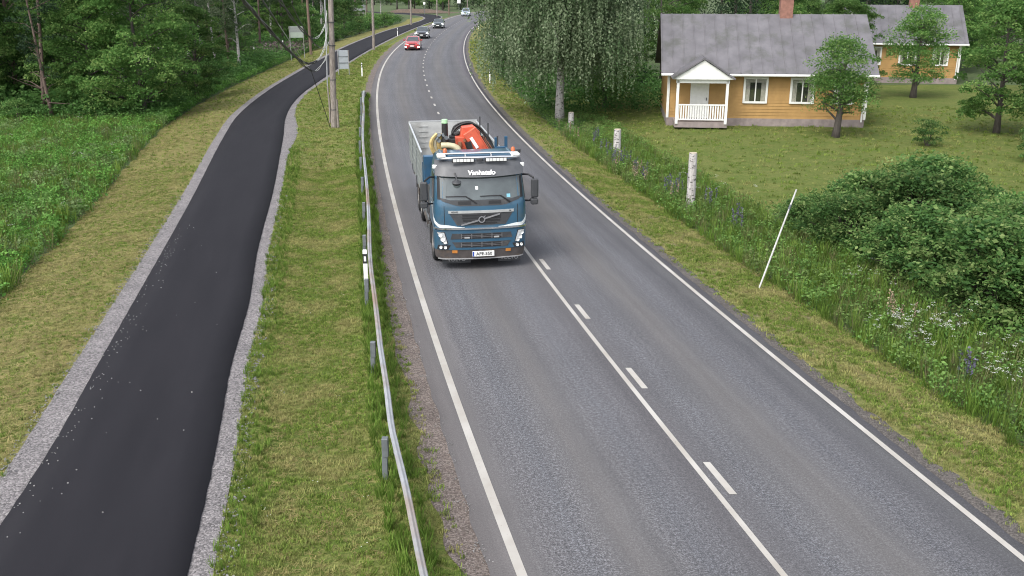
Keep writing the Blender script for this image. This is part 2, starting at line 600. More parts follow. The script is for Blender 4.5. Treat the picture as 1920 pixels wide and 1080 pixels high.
yr = rows(-4, 300)
ASPH_L, ASPH_R = 0.43, 0.24
road = strip('road', lambda y: xL(y) - ASPH_L + wob(y, .02, 4, 1), lambda y: xR(y) + ASPH_R + wob(y, .02, 4, 2), yr, 12, 0.024, MAT_ROAD, skirt=0.03)
strip('gravel_shoulder', lambda y: xL(y) - 0.90 + wob(y, .09, 2.2, 3), lambda y: xL(y) - ASPH_L + .1, yr, 5, 0.008, MAT_GRAVEL_ROAD)
strip('gravel_shoulder', lambda y: xR(y) + ASPH_R - .1, lambda y: xR(y) + 0.56 + wob(y, .09, 2.5, 4), yr, 5, 0.008, MAT_GRAVEL_R)
ypth = rows(-4, 262)
strip('cycle_path', lambda y: xPL(y) + wob(y, .006, 5, 5), lambda y: xPR(y) + wob(y, .006, 5, 6), ypth, 6, 0.034, MAT_PATH, skirt=0.045)
def gw_l(y): return 0.43 + 0.10 * np.exp(-((y - 12) / 14) ** 2)
strip('gravel_edge', lambda y: xPL(y) - gw_l(y) + wob(y, .014, 3.5, 7), lambda y: xPL(y) + .08, ypth, 5, 0.006, MAT_GRAVEL_PATH, use_h=True)
def gw_r(y): return 0.34 + 0.40 * np.exp(-((y - 51) / 6.0) ** 2)
strip('gravel_edge', lambda y: xPR(y) - .08, lambda y: xPR(y) + gw_r(y) + wob(y, .012, 3.2, 8), ypth, 5, 0.006, MAT_GRAVEL_PATH, use_h=True)

LW = 0.068
strip('edge_line', lambda y: xL(y) - LW - .006, lambda y: xL(y) + LW, yr, 2, 0.029, MAT_PAINT)
strip('edge_line', lambda y: xR(y) - .053, lambda y: xR(y) + .053, yr, 2, 0.029, MAT_PAINT)
_cy = np.array([(3.58, 10.81), (3.29, 12.37), (2.86, 14.44), (1.23, 22.3), (0.39, 26.92)])
def xC(y): return np.polyval(np.polyfit(_cy[:, 1], _cy[:, 0], 2), y)
strip('centre_line', lambda y: xC(y) - .048, lambda y: xC(y) + .048, rows(-4, 27.6), 2, 0.029, MAT_PAINT)
def xD(y):
    y = np.asarray(y, float)
    near = xC(y) + 0.235 * (1 - sm((y - 27) / 14)) - 0.0
    far = xL(y) + (xR(y) - xL(y)) * (0.505 - 0.035 * sm((y - 59) / 40))
    w = sm((y - 27) / 20)
    return near * (1 - w) + far * w
yd = 0.93
k = 0
while yd < 215:
    a, b = yd, yd + 1.02
    if yd > 3:
        strip('lane_dash', lambda y: xD(y) - .06, lambda y: xD(y) + .06, np.linspace(a, b, 4), 2, 0.029, MAT_PAINT, kind=None, parent=road)
    yd += 3.98
    k += 1

# verges of mown grass
def mowL(y): return xPL(y) - 3.7 - 0.35 * sm((y - 30) / 25) + wob(y, .10, 1.6, 12)
ymow = rows(-4, 215, 0.012, 0.2)
strip('grass_verge', mowL, lambda y: xPL(y) - gw_l(y) + .06, ymow, 14, -0.004, MAT_MOWN_L, use_h=True)
strip('grass_verge', lambda y: xPR(y) + gw_r(y) - .06, lambda y: xL(y) - 0.80, ymow, 14, -0.002, MAT_MOWN, use_h=True)
def mowR(y): return xR(y) + 2.65 + wob(y, .12, 1.5, 13)
strip('grass_verge', lambda y: xR(y) + 0.46, mowR, ymow, 12, -0.002, MAT_MOWN_R, use_h=True)
strip('lawn', lambda y: xR(y) + 5.0 + wob(y, .25, .8, 14), lambda y: xR(y) + 46, rows(33, 74, .012, .4), 70, 0.0, MAT_LAWN, use_h=True)

# ------------------------------------------------------------------ plants: materials and meshes
LF_BROAD = leaf_mat('broad_leaves', [(0, (.026, .058, .014)), (.5, (.045, .088, .022)), (1, (.088, .125, .040))], gain=2.4, trans=.42)
LF_BIRCH = leaf_mat('birch_leaves', [(0, (.030, .052, .022)), (.5, (.060, .084, .044)), (1, (.105, .125, .078))], gain=2.05, trans=.4)
LF_DARK = leaf_mat('dark_needles', [(0, (.008, .018, .009)), (.5, (.015, .030, .013)), (1, (.026, .048, .018))], trans=0.12)
LF_BUSH = leaf_mat('bush_leaves', [(0, (.024, .055, .016)), (.5, (.042, .085, .022)), (1, (.105, .140, .050))], gain=2.4, trans=.4)
LF_HERB = leaf_mat('herb_leaves', [(0, (.028, .075, .014)), (.5, (.045, .110, .020)), (1, (.075, .150, .032))],
                   world_scale=0.45, world_stops=(.50, .68, (.085, .115, .050)), rand=.4, gain=1.9)
LF_HERBR = leaf_mat('roadside_herb_leaves', [(0, (.032, .074, .016)), (.5, (.052, .105, .024)), (1, (.085, .140, .038))],
                    world_scale=0.5, world_stops=(.50, .68, (.09, .115, .04)), rand=.3, gain=1.95)
LF_SHADE = leaf_mat('shade_leaves', [(0, (.018, .048, .012)), (.5, (.030, .072, .018)), (1, (.052, .098, .028))], gain=2.0)
GR_GREEN = leaf_mat('green_blades', [(0, (.050, .085, .014)), (.5, (.080, .118, .022)), (1, (.120, .150, .035))],
                    world_scale=0.8, world_stops=(.47, .62, (.155, .150, .058)), rand=.3, gain=1.9)
GR_RANK = leaf_mat('rank_blades', [(0, (.045, .085, .012)), (.5, (.072, .122, .020)), (1, (.110, .155, .034))], rand=.3, gain=1.65)
GR_TAN = leaf_mat('cut_blades', [(0, (.11, .09, .032)), (.5, (.175, .150, .058)), (1, (.255, .220, .100))], trans=.15, rand=.3, gain=1.25)
GR_SEED = leaf_mat('seeding_blades', [(0, (.08, .10, .03)), (.5, (.13, .13, .055)), (1, (.20, .18, .10))], trans=.2, rand=.3, gain=1.1)
WHITE_FL = leaf_mat('white_umbels', [(0, (.5, .52, .45)), (1, (.66, .68, .62))], trans=.2, rand=.1, gain=.8)
PURPLE_FL = leaf_mat('purple_spikes', [(0, (.07, .065, .10)), (.6, (.115, .11, .165)), (1, (.16, .135, .20))], trans=.15, rand=.2, gain=1.0)
BROWN_FL = leaf_mat('faded_spikes', [(0, (.22, .15, .10)), (.6, (.33, .25, .17)), (1, (.42, .35, .24))], trans=.15, rand=.2, gain=.9)
PINK_DRY = leaf_mat('dry_heather_stems', [(0, (.10, .075, .075)), (1, (.20, .15, .15))], trans=.1, gain=.9)
def bark(name, c1, c2, marks=None):
    m, nt, bs = nmat(name)
    tc = N(nt, 'ShaderNodeTexCoord').outputs['Object']
    c = ramp(nt, [(.35, c1), (.65, c2)], noise(nt, scaled(nt, tc, (9, 9, 1.6)), 2.0, 5, .7))
    if marks:
        f = ramp(nt, [(.555, 0.0), (.60, 1.0)], noise(nt, scaled(nt, tc, (3.0, 3.0, 9)), 1.6, 4, .7))
        c = mixc(nt, f, c, marks)
    nt.links.new(c, bs.inputs['Base Color'])
    bs.inputs['Roughness'].default_value = .9
    return m
BK_DARK = bark('dark_bark', (.045, .038, .033), (.10, .085, .075))
BK_PINE = bark('pine_bark', (.075, .052, .042), (.17, .12, .10))
BK_BIRCH = bark('birch_bark', (.30, .28, .27), (.52, .50, .48), (.05, .045, .042))

def trunk_mesh(name, h, r, lean, g, limbs=(), n=9):
    """tapered trunk with limbs reaching to the given points"""
    mb = MB()
    k = 7
    pts, rad = [], []
    for i in range(k + 1):
        t = i / k
        pts.append((lean[0] * t + .06 * h * .15 * math.sin(3 * t + g.random()), lean[1] * t + .05 * math.sin(5 * t), h * t - (.25 if i == 0 else 0)))
        rad.append(r * (1.25 if i == 0 else 1) * (1 - .82 * t))
    mb.tube(pts, rad, n)
    for c in limbs:
        c = np.asarray(c)
        zb = max(.12 * h, min(.9 * h, c[2] - .45 * math.hypot(c[0], c[1])))
        t = zb / h
        b = np.array([lean[0] * t, lean[1] * t, zb])
        mid = (b + c) / 2 + g.normal(size=3) * .12 + np.array([0, 0, .12])
        mb.tube([b, mid, c], [r * (1 - .8 * t) * .42, r * .2, r * .05], 5, cap=False)
    me = bpy.data.meshes.new(name)
    me.from_pydata(mb.v, [], mb.f)
    me.shade_smooth()
    return me

def crown_clumps(g, n, h0, h1, rx, shape):
    out = []
    while len(out) < n:
        t = g.random()
        z = h0 + (h1 - h0) * t
        rr = rx * shape(t) * (.55 + .5 * g.random())
        a = g.random() * 6.283
        q = math.sqrt(g.uniform(.12, 1.0))
        out.append((math.cos(a) * rr * q, math.sin(a) * rr * q, z))
    return np.array(out)

def crown_mesh(name, clumps, per, cr, leaf, g, up=.35, droop=.35, flat=.7, slim=.55):
    Ps, T = [], []
    for c in clumps:
        n = int(per * g.uniform(.6, 1.4))
        r = cr * g.uniform(.6, 1.35)
        d = unit(g.normal(size=(n, 3)))
        d[:, 2] = np.where(d[:, 2] < -.3, -d[:, 2] * .7, d[:, 2])
        q = g.uniform(.3, 1.0, (n, 1)) ** .5
        C = c + d * q * r * np.array([1, 1, flat]) * g.uniform(.75, 1.25, 3)
        Ps.append(leaf_quads(C, leaf, g, up, droop, slim))
        T.append(np.clip(g.uniform(.0, .7) + g.normal(size=n) * .30, 0, 1))
    return quads_mesh(name, np.concatenate(Ps), np.concatenate(T))

def weeping_mesh(name, clumps, strands, ln, leaf, g):
    Ps, T = [], []
    for c in clumps:
        tt = g.uniform(.15, .8)
        for _ in range(strands):
            L = ln * g.uniform(.4, 1.2)
            m = int(L / .075)
            s = c + g.normal(size=3) * np.array([.5, .5, .35])
            out = unit(np.array([[c[0], c[1], 0.]]) + g.normal(size=(1, 3)) * .2)[0] * .12
            t = np.linspace(0, 1, m)[:, None]
            C = s + out * np.sqrt(t) - np.array([0, 0, L]) * t + g.normal(size=(m, 3)) * .045
            C = C[C[:, 2] > .5]
            if not len(C):
                continue
            Ps.append(leaf_quads(C, leaf, g, .1, 1.2, .6))
            T.append(np.clip(tt + g.normal(size=len(C)) * .22, 0, 1))
    return quads_mesh(name, np.concatenate(Ps), np.concatenate(T))

def gen(seed): return np.random.default_rng(seed)
def tree_pair(trunk_me, crown_me, bk, lf):
    trunk_me.materials.append(bk); crown_me.materials.append(lf)
    return (trunk_me, crown_me)

def kind_broad(seed, h=9.0, r=4.0, n=120, per=190, leaf=.17, h0=.9):
    g = gen(seed)
    cl = crown_clumps(g, n, h0, h, r, lambda t: (math.sin(math.pi * (.22 + .72 * t)) ** .6))
    return tree_pair(trunk_mesh('trunk', h * .85, .2, g.normal(size=2) * .25, g, cl[:: 5]), crown_mesh('crown', cl, per, .75, leaf, g), BK_DARK, LF_BROAD)
def kind_birch(seed, h=14, r=2.1, n=70, per=120, leaf=.16, h0=3.2):
    g = gen(seed)
    cl = crown_clumps(g, n, h0, h, r, lambda t: .55 + .45 * math.sin(math.pi * (.1 + .85 * t)))
    return tree_pair(trunk_mesh('trunk', h * .95, .145, g.normal(size=2) * .35, g, cl[:: 4]), crown_mesh('crown', cl, per, .55, leaf, g, droop=.8, flat=1.0), BK_BIRCH, LF_BIRCH)
def kind_spruce(seed, h=15, r=2.5, lo=.8):
    g = gen(seed)
    Ps, T = [], []
    mb_l = []
    z = lo
    while z < h - .3:
        rr = r * (1 - z / h) ** .75 * g.uniform(.8, 1.12) * (0.55 + .45 * min(1, z / 2.5))
        for a in np.arange(0, 6.283, 6.283 / 8) + g.random() * 6:
            m = max(6, int(34 * rr / r))
            t = g.uniform(.12, 1, m)[:, None]
            d = np.array([math.cos(a), math.sin(a), 0])
            C = np.array([0, 0, z]) + d * rr * t - np.array([0, 0, .45 * rr]) * t ** 1.4 + g.normal(size=(m, 3)) * np.array([.15, .15, .09])
            Ps.append(leaf_quads(C, .30, g, .5, .7, .32))
            T.append(np.clip(g.uniform(.1, .7) + g.normal(size=m) * .2, 0, 1))
        z += g.uniform(.38, .55)
    return tree_pair(trunk_mesh('trunk', h, .17, (0, 0), g), quads_mesh('crown', np.concatenate(Ps), np.concatenate(T)), BK_DARK, LF_DARK)
def kind_pine(seed, h=15, h0=4.6):
    g = gen(seed)
    cl = crown_clumps(g, 46, h0, h, 2.2, lambda t: .7 + .3 * math.sin(3.1 * t))
    tw = [(g.normal() * .9, g.normal() * .9, z) for z in g.uniform(1.2, 5, 7)]
    return tree_pair(trunk_mesh('trunk', h, .16, g.normal(size=2) * .3, g, list(cl[:: 4]) + tw), crown_mesh('crown', cl, 80, .6, .2, g, slim=.35), BK_PINE, LF_DARK)
def kind_shrub(seed, h=2.6, r=1.6, n=46, per=110, leaf=.12, lf=None, h0=.25, cr=.42, shoots=0):
    g = gen(seed)
    cl = crown_clumps(g, n, h0, h, r, lambda t: max(.15, math.cos(1.35 * t) ** .5))
    mb = MB()
    for c in cl[:: 4]:
        mb.tube([(c[0] * .1, c[1] * .1, -.1), (c[0] * .5, c[1] * .5, c[2] * .6), tuple(c)], [.03, .02, .006], 5, cap=False)
    me = bpy.data.meshes.new('stem')
    me.from_pydata(mb.v, [], mb.f)
    if not shoots:
        return tree_pair(me, crown_mesh('foliage', cl, per, cr, leaf, g, up=.6, droop=.2), BK_DARK, lf or LF_BUSH)
    Ps, T = [], []
    for c in cl:
        m = int(per * g.uniform(.35, 1.3))
        d = unit(g.normal(size=(m, 3))); d[:, 2] = np.abs(d[:, 2]) * 1.1 - .25
        rr = cr * g.uniform(.6, 1.4)
        C = c + d * rr * g.uniform(.3, 1.1, (m, 1)) * g.uniform(.7, 1.35, 3)
        Ps.append(leaf_quads(C, leaf * g.uniform(.6, 1.3), g, .45, .3, g.uniform(.4, .75)))
        T.append(np.clip(g.uniform(.0, .8) + g.normal(size=m) * .25, 0, 1))
    for _ in range(shoots):
        a = g.random() * 6.28; q = r * math.sqrt(g.random())
        b = np.array([math.cos(a) * q, math.sin(a) * q, h * max(.3, math.cos(1.2 * q / r)) - .15])
        L = g.uniform(.25, .75); m = int(L * 38)
        t = np.linspace(0, 1, m)[:, None]
        dr = unit(np.array([[math.cos(a) * .5 + g.normal() * .3, math.sin(a) * .5 + g.normal() * .3, .9]]))[0]
        C = b + dr * L * t - np.array([0, 0, .25 * L]) * t ** 2 + g.normal(size=(m, 3)) * .035
        Ps.append(leaf_quads(C, leaf * .8, g, .3, .1, .5)); T.append(np.clip(.6 + g.normal(size=m) * .25, 0, 1))
    return tree_pair(me, quads_mesh('foliage', np.concatenate(Ps), np.concatenate(T)), BK_DARK, lf or LF_BUSH)

BROAD = [kind_broad(101, 9.0, 4.2, 210, 200, .17, .7), kind_broad(102, 8.0, 3.4, 130, 180), kind_broad(103, 10, 3.2, 90, 150, .18, 2.0)]
GARDEN_TREE = kind_broad(104, 4.6, 1.7, 80, 190, .115, 1.2)
GARDEN_TREE2 = kind_broad(105, 5.2, 2.0, 90, 180, .12, 1.0)
BIRCH = [kind_birch(111), kind_birch(112, 13, 1.8, 60, 110, .16, 4.2), kind_birch(113, 15, 2.4, 70, 110, .17, 2.4)]
SPRUCE = [kind_spruce(121), kind_spruce(122, 16, 2.9, 1.4)]
PINE = [kind_pine(131), kind_pine(132, 16, 5.2), kind_pine(133, 14, 3.6)]
SHRUB = [kind_shrub(141), kind_shrub(142, 3.2, 1.9, 60, 110, .13), kind_shrub(143, 1.9, 1.4, 40, 100, .11)]
HEDGE = [kind_shrub(151, 2.0, 1.9, 130, 130, .125, LF_BUSH, .1, .40, 60), kind_shrub(152, 1.8, 1.75, 120, 130, .115, LF_BUSH, .1, .38, 60), kind_shrub(153, 2.2, 2.0, 140, 130, .13, LF_BUSH, .1, .42, 60)]
LFS = {}

def plant(pair, name, label, cat, x, y, s=1.0, rz=0.0, group=None, sz=None, names=('trunk', 'crown'), tilt=(0, 0)):
    t = thing(name, label, cat, (x, y, gz(x, y)), rz, group)
    t.rotation_euler = (tilt[0], tilt[1], rz)
    t.scale = (s, s, sz or s)
    for nm, me in zip(names, pair):
        o = bpy.data.objects.new(nm, me)
        o.parent = t
        col.objects.link(o)
    return t

pr_ = random.Random(5)
def rz(): return pr_.uniform(0, 6.28)
# the leafy trees at the edge of the wood, one by one
plant(BROAD[0], 'broadleaf_tree', 'large bright green leafy tree low to the ground at the meadow edge', 'tree', -22.6, 58.5, 1.0, 0.4)
plant(BROAD[1], 'broadleaf_tree', 'leafy tree right of the large bright one, its crown reaching toward the cycle path', 'tree', -22.0, 67.0, .80, 2.1)
plant(BROAD[1], 'broadleaf_tree', 'leafy tree left of the large bright one, above a leaning pinkish trunk', 'tree', -26.2, 60.0, .95, 4.0)
plant(BIRCH[0], 'birch_tree', 'slim birch with a straight pale trunk rising from green undergrowth beside the path', 'tree', -24.5, 87.0, 1.0, 1.0)
plant(BIRCH[1], 'birch_tree', 'thin birch just left of the straight pale birch trunk', 'tree', -27.6, 90.5, .9, 2.2)
plant(PINE[0], 'pine_tree', 'dark slim trunk close behind the left side of the straight pale birch', 'tree', -25.7, 88.5, .9, 3.0)
plant(PINE[1], 'pine_tree', 'leaning pinkish brown trunk at the corner of the meadow', 'tree', -28.6, 58.2, .85, .5, tilt=(0, .05))
plant(PINE[2], 'pine_tree', 'crooked thin trunk nearest the meadow, left of the large leafy tree', 'tree', -27.3, 56.6, .7, 1.5, tilt=(.02, -.10))
plant(BIRCH[1], 'birch_tree', 'pale birch trunk at the left edge of the picture behind the meadow', 'tree', -32.6, 59.0, .95, 2.5)
plant(PINE[1], 'pine_tree', 'grey bare trunk in the shade behind the left end of the meadow', 'tree', -34.0, 66.0, 1.0, 5.0)
plant(PINE[0], 'pine_tree', 'brown bare trunk between two spruces left of the large leafy tree', 'tree', -33.0, 71.0, 1.0, 5.6)
WOODG = 'trees of the dark wood left of the cycle path'
def scatter_trees(kinds, pts):
    for (x, y) in pts:
        k = pr_.choice(kinds)
        pair, name, label, cat, grp = k
        s = pr_.uniform(.85, 1.15)
        plant(pair, name, label, cat, x, y, s, rz(), grp)
SP = [(p, 'spruce_tree', 'dark spruce standing within the wood beyond the cycle path', 'tree', 'spruces of the wood left of the cycle path') for p in SPRUCE]
PN = [(p, 'pine_tree', 'bare trunked pine standing within the wood beyond the cycle path', 'tree', 'pines of the wood left of the cycle path') for p in PINE]
BI = [(p, 'birch_tree', 'birch standing deep within the wood beyond the cycle path', 'tree', 'birches of the wood left of the cycle path') for p in BIRCH]
BR = [(p, 'broadleaf_tree', 'leafy tree standing deep within the wood beyond the cycle path', 'tree', 'leafy trees of the wood left of the cycle path') for p in BROAD]
pts_near, pts_far = [], []
def spaced(n, fx, ymin, ymax, dmin, store):
    tries = 0
    while n > 0 and tries < 6000:
        tries += 1
        y = pr_.uniform(ymin, ymax)
        x = fx(y)
        if all((x - a) ** 2 + (y - b) ** 2 > dmin ** 2 for a, b in store):
            store.append((x, y)); n -= 1
    return store
A = spaced(46, lambda y: float(xPL(y)) - 8.5 - 26 * pr_.random() ** 1.3 if y > 62 else -99, 64, 150, 2.6, [(-24.5, 87), (-22.6, 60), (-19, 64)])[3:]
scatter_trees(SP + PN + BI * 2 + BR * 2, A)
B = spaced(24, lambda y: pr_.uniform(-52, -30), 62, 84, 2.5, [(-33, 71), (-34, 66)])[2:]
scatter_trees(SP + PN + BR * 2, B)
C_ = spaced(52, lambda y: pr_.uniform(-62, -27), 120, 235, 3.6, [])
scatter_trees(SP + PN + BI + BR * 2, C_)

SPF = [(p, 'spruce_tree', 'distant dark spruce behind the far bend of the road', 'tree', 'spruces behind the far bend') for p in SPRUCE]
BRF = [(p, 'broadleaf_tree', 'distant leafy tree behind the far bend of the road', 'tree', 'leafy trees behind the far bend') for p in BROAD[1:]]
D_ = spaced(34, lambda y: pr_.uniform(-34, 4), 262, 330, 3.0, [])
scatter_trees(SPF + BRF * 2, [p for p in D_ if p[0] < float(xL(p[1])) - 5])
E_ = spaced(40, lambda y: pr_.uniform(-60, 60), 332, 380, 4.0, [])
scatter_trees(SPF * 2 + BRF, E_)
# leafy shrubs along the far stretch of the path
for (x, y, s, lb) in ((-24.5, 118, 1.0, 'broad green shrub behind the pole on the far side of the path'), (-25.2, 128, 1.2, 'tall green shrub in the long row beside the far stretch of path'),
                      (-24.6, 137, 1.1, 'rounded green shrub midway along the far stretch of path'), (-25.4, 146, 1.4, 'largest green shrub beside the far stretch of path'),
                      (-24.2, 155, 1.2, 'dense green shrub near where the path turns away'), (-23.6, 165, 1.3, 'spreading green shrub just before the path turns away'),
                      (-22.6, 176, 1.2, 'last green shrub before the earth bank'), (-28.0, 133, 1.6, 'tall shrub standing behind the row beside the far path'), (-28.0, 151, 1.7, 'tall shrub standing behind the largest one beside the far path')):
    plant(pr_.choice(SHRUB), 'leafy_shrub', lb, 'shrub', x, y, s * 1.15, rz(), None, names=('stem', 'foliage'))
for (x, y, s, lb) in ((-24.3, 69.5, .8, 'yellowish green shrub in the undergrowth left of the path'), (-31.5, 57.0, .9, 'low leafy bush at the left end of the meadow'), (-29.0, 55.8, .75, 'low leafy bush below the leaning pinkish trunk'),
                      (-34.5, 57.5, 1.0, 'leafy bush at the far left corner of the meadow'), (-26.4, 75.0, .9, 'shrub shaded by the wood below the pale birches'), (-24.6, 79.0, .7, 'small bright shrub close before the straight pale birch'),
                      (-26.5, 97, 1.0, 'shrub behind the two legged sign'), (-29.5, 104, 1.1, 'dark shrub left of the two legged sign')):
    plant(pr_.choice(SHRUB), 'leafy_shrub', lb, 'shrub', x, y, s, rz(), None, names=('stem', 'foliage'))

# the hanging birch right of the road
gw = gen(161)
clw = crown_clumps(gw, 330, 4.4, 12.0, 5.2, lambda t: max(.25, math.sin(math.pi * (.42 + .5 * t)) ** .6))
clw = clw[(clw[:, 0] > -4.3)]
wb = (trunk_mesh('trunk', 11, .26, (.1, .2), gw, clw[:: 12]), weeping_mesh('crown', clw, 17, 2.3, .15, gw))
wb[0].materials.append(BK_BIRCH); wb[1].materials.append(LF_BIRCH)
plant(wb, 'weeping_birch', 'big weeping birch whose hanging crown overhangs the right side of the road', 'tree', 2.75, 56.0, 1.0, .3)
wb2 = (wb[0], weeping_mesh('crown', clw[::2], 17, 2.2, .15, gw)); wb2[1].materials.append(LF_BIRCH)
plant(wb2, 'weeping_birch', 'second hanging birch farther along the right roadside, behind the big weeping one', 'tree', 3.6, 69.0, .95, 2.3)
plant(wb2, 'weeping_birch', 'third hanging birch along the right roadside, farthest of the three', 'tree', 2.2, 84.0, .95, 4.3)

# trees and shrubs in the gardens on the right
for (p, nm, lb, x, y, s) in (
        (BROAD[1], 'broadleaf_tree', 'leafy tree at the left end of the lawn beside the weeping birch', 6.0, 62, .75), (SPRUCE[0], 'spruce_tree', 'dark spruce behind the left end of the lawn', 8.0, 70, .8),
        (BROAD[2], 'broadleaf_tree', 'tall leafy tree behind the left gable of the yellow house', 11.5, 74, .9), (SPRUCE[1], 'spruce_tree', 'dark spruce behind the roof of the yellow house', 18.0, 74, .9),
        (BROAD[0], 'broadleaf_tree', 'broad leafy tree between the two yellow houses', 22.5, 66, .7), (BIRCH[2], 'birch_tree', 'birch behind the gap between the two yellow houses', 25.0, 74, .9),
        (BROAD[1], 'broadleaf_tree', 'leafy tree at the right end of the lawn', 25.5, 50, .85), (BROAD[0], 'broadleaf_tree', 'wide leafy tree at the right edge of the garden', 27.5, 45.0, .75),
        (GARDEN_TREE, 'broadleaf_tree', 'small round garden tree before the right half of the nearer yellow house', 16.6, 48.6, 1.0), (GARDEN_TREE2, 'broadleaf_tree', 'small leafy tree before the smaller yellow house', 27.6, 66.0, 1.1),
        (SPRUCE[0], 'spruce_tree', 'dark spruce at the right edge of the garden', 30.5, 51, .9), (BROAD[2], 'broadleaf_tree', 'tall leafy tree right of the second yellow house', 37.5, 68, .9)):
    plant(p, nm, lb, 'tree', x, y, s, rz())
for (x, y, s, lb) in ((20.2, 46.0, .65, 'garden bush in front of the right corner of the yellow house'), (23.2, 41.5, .8, 'dark garden bush right of the lawn'), (22.6, 36.8, .75, 'garden bush behind the big roadside thicket'), (20.2, 33.8, .55, 'small bush at the near end of the lawn')):
    plant(pr_.choice(SHRUB), 'garden_bush', lb, 'shrub', x, y, s, rz(), None, names=('stem', 'foliage'))
GF = [(p, 'spruce_tree', 'spruce in the row far behind the yellow houses', 'tree', 'spruces far behind the yellow houses') for p in SPRUCE] + \
     [(p, 'broadleaf_tree', 'leafy tree in the row far behind the yellow houses', 'tree', 'leafy trees far behind the yellow houses') for p in BROAD]
G_ = spaced(46, lambda y: pr_.uniform(6 + (y - 84) * .05, 62 + (y - 84) * .4), 84, 135, 4.2, [])
scatter_trees(GF, G_)

# the thicket beside the road on the right: bushes that grow into each other
for (x, y, s, i, lb) in ((10.4, 28.6, .95, 1, 'thicket bush at the far left end, next to the leaning white stake'), (11.3, 25.6, 1.0, 0, 'thicket bush second from the far left end, over pale grass'),
                         (12.2, 22.6, 1.05, 2, 'thicket bush in the middle of the roadside front'), (13.2, 19.6, 1.05, 0, 'thicket bush nearest the camera at the right edge'),
                         (12.6, 28.9, 1.0, 2, 'thicket bush in the back row at its left end'), (14.0, 26.0, 1.0, 1, 'thicket bush in the middle of the back row'),
                         (14.6, 22.8, 1.1, 2, 'thicket bush in the back row at the right edge'), (15.6, 28.5, .8, 1, 'thicket bush farthest back, below the open lawn'),
                         (15.4, 19.4, 1.1, 2, 'thicket bush behind the nearest one, cut by the right edge'),
                         (12.0, 31.0, .9, 0, 'thicket bush at the back of its left end, close behind the leaning stake'), (13.9, 30.6, 1.05, 2, 'tall thicket bush at the very back below the open lawn'),
                         (16.6, 25.2, 1.0, 0, 'thicket bush at the back on the right, beside the white stem'), (9.9, 30.4, .7, 1, 'smallest thicket bush, just right of the leaning stake')):
    plant(HEDGE[i], 'thicket_bush', lb, 'bush', x, y, s, rz(), 'bushes of the roadside thicket', sz=s * .86, names=('stem', 'foliage'))

# cut birch stems standing in the right verge
def stump(x, y, h, r, lb, seed, lean=(0, 0)):
    g = gen(seed)
    t = thing('birch_stump', lb, 'tree stump', (x, y, gz(x, y)), g.random() * 6, 'cut birch stems along the right verge')
    mb = MB()
    n, pts = 14, []
    prof = [(-.15, 1.35), (0, 1.25), (.12, 1.08), (.35, 1.0), (h * .5, .95), (h * .8, .93), (h, .9)]
    for z, k in prof:
        pts.append((lean[0] * z, lean[1] * z, z))
    mb.tube(pts, [r * k for _, k in prof], n, cap=False)
    mb.build('bark', BK_BIRCH, t, smooth=50)
    c = MB(); c.tube([(lean[0] * h, lean[1] * h, h - .02), (lean[0] * h, lean[1] * h, h + .012)], [r * .88, r * .84], n)
    c.build('cut_top', CUT, t)
CUT = M('cut_wood', (.42, .36, .27), .8, scale=14, var=.25)
stump(5.03, 45.2, 1.25, .19, 'medium cut birch stem among the lupins, between the truck and the lawn', 1)
stump(6.55, 34.0, 2.05, .165, 'tallest white cut birch stem, rising from lupins on the right verge', 2, (.02, 0))
stump(14.75, 26.4, 1.9, .17, 'white cut birch stem inside the thicket at the right edge of the picture', 3)
stump(3.35, 54.0, .9, .17, 'shortest cut birch stem, by the foot of the weeping birch', 4)

# ------------------------------------------------------------------ scattered ground cover (geometry nodes)
def tuft_blades(name, n, h, w, spread, lean, g, mat, lie=0.0):
    a = g.uniform(0, 6.283, n)
    base = np.stack([np.cos(a), np.sin(a), np.zeros(n)], 1) * (spread * np.sqrt(g.random(n)))[:, None]
    d = g.uniform(0, 6.283, n)
    hh = h * g.uniform(.55, 1.2, n)
    if lie:
        top = base + np.stack([np.cos(d) * hh, np.sin(d) * hh, g.uniform(.01, lie, n)], 1)
        base[:, 2] = g.uniform(0.0, lie, n)
    else:
        l = lean * g.uniform(.3, 1.3, n) * hh
        top = base + np.stack([np.cos(d) * l, np.sin(d) * l, hh], 1)
    sd = np.stack([-np.sin(d), np.cos(d), np.zeros(n)], 1) * w * .5
    mid = base * .45 + top * .55 + np.array([0, 0, 1.]) * (hh * .08)[:, None]
    P = np.stack([base - sd * .7, base + sd * .7, top + sd * .25, top - sd * .25], 1)
    P2 = np.stack([base - sd * .7, base + sd * .7, mid + sd, mid - sd], 1)
    P3 = np.stack([mid - sd, mid + sd, top + sd * .15, top - sd * .15], 1)
    tint = g.uniform(0, 1, n)
    PP, T = (np.concatenate([P2, P3]), np.concatenate([tint, tint])) if not lie else (P, tint)
    me = quads_mesh(name, PP, T)
    me.materials.append(mat)
    return bpy.data.objects.new(name, me)

def tuft_leaves(name, n, h, r, leaf, g, mat, top=.55, slim=.6):
    C = np.stack([g.normal(size=n) * r * .5, g.normal(size=n) * r * .5, h * g.random(n) ** top], 1)
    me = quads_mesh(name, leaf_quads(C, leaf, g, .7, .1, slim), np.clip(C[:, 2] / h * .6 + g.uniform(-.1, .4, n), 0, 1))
    me.materials.append(mat)
    return bpy.data.objects.new(name, me)

def umbel(name, g):
    Ps, T = [], []
    for _ in range(4):
        c = np.array([g.normal() * .10, g.normal() * .10, g.uniform(.65, .95)])
        C = c + np.stack([g.normal(size=9) * .035, g.normal(size=9) * .035, g.normal(size=9) * .008], 1)
        Ps.append(leaf_quads(C, .030, g, 3.0, 0, .9)); T.append(g.random(9))
    me = quads_mesh(name, np.concatenate(Ps), np.concatenate(T))
    me.materials.append(WHITE_FL)
    return bpy.data.objects.new(name, me)

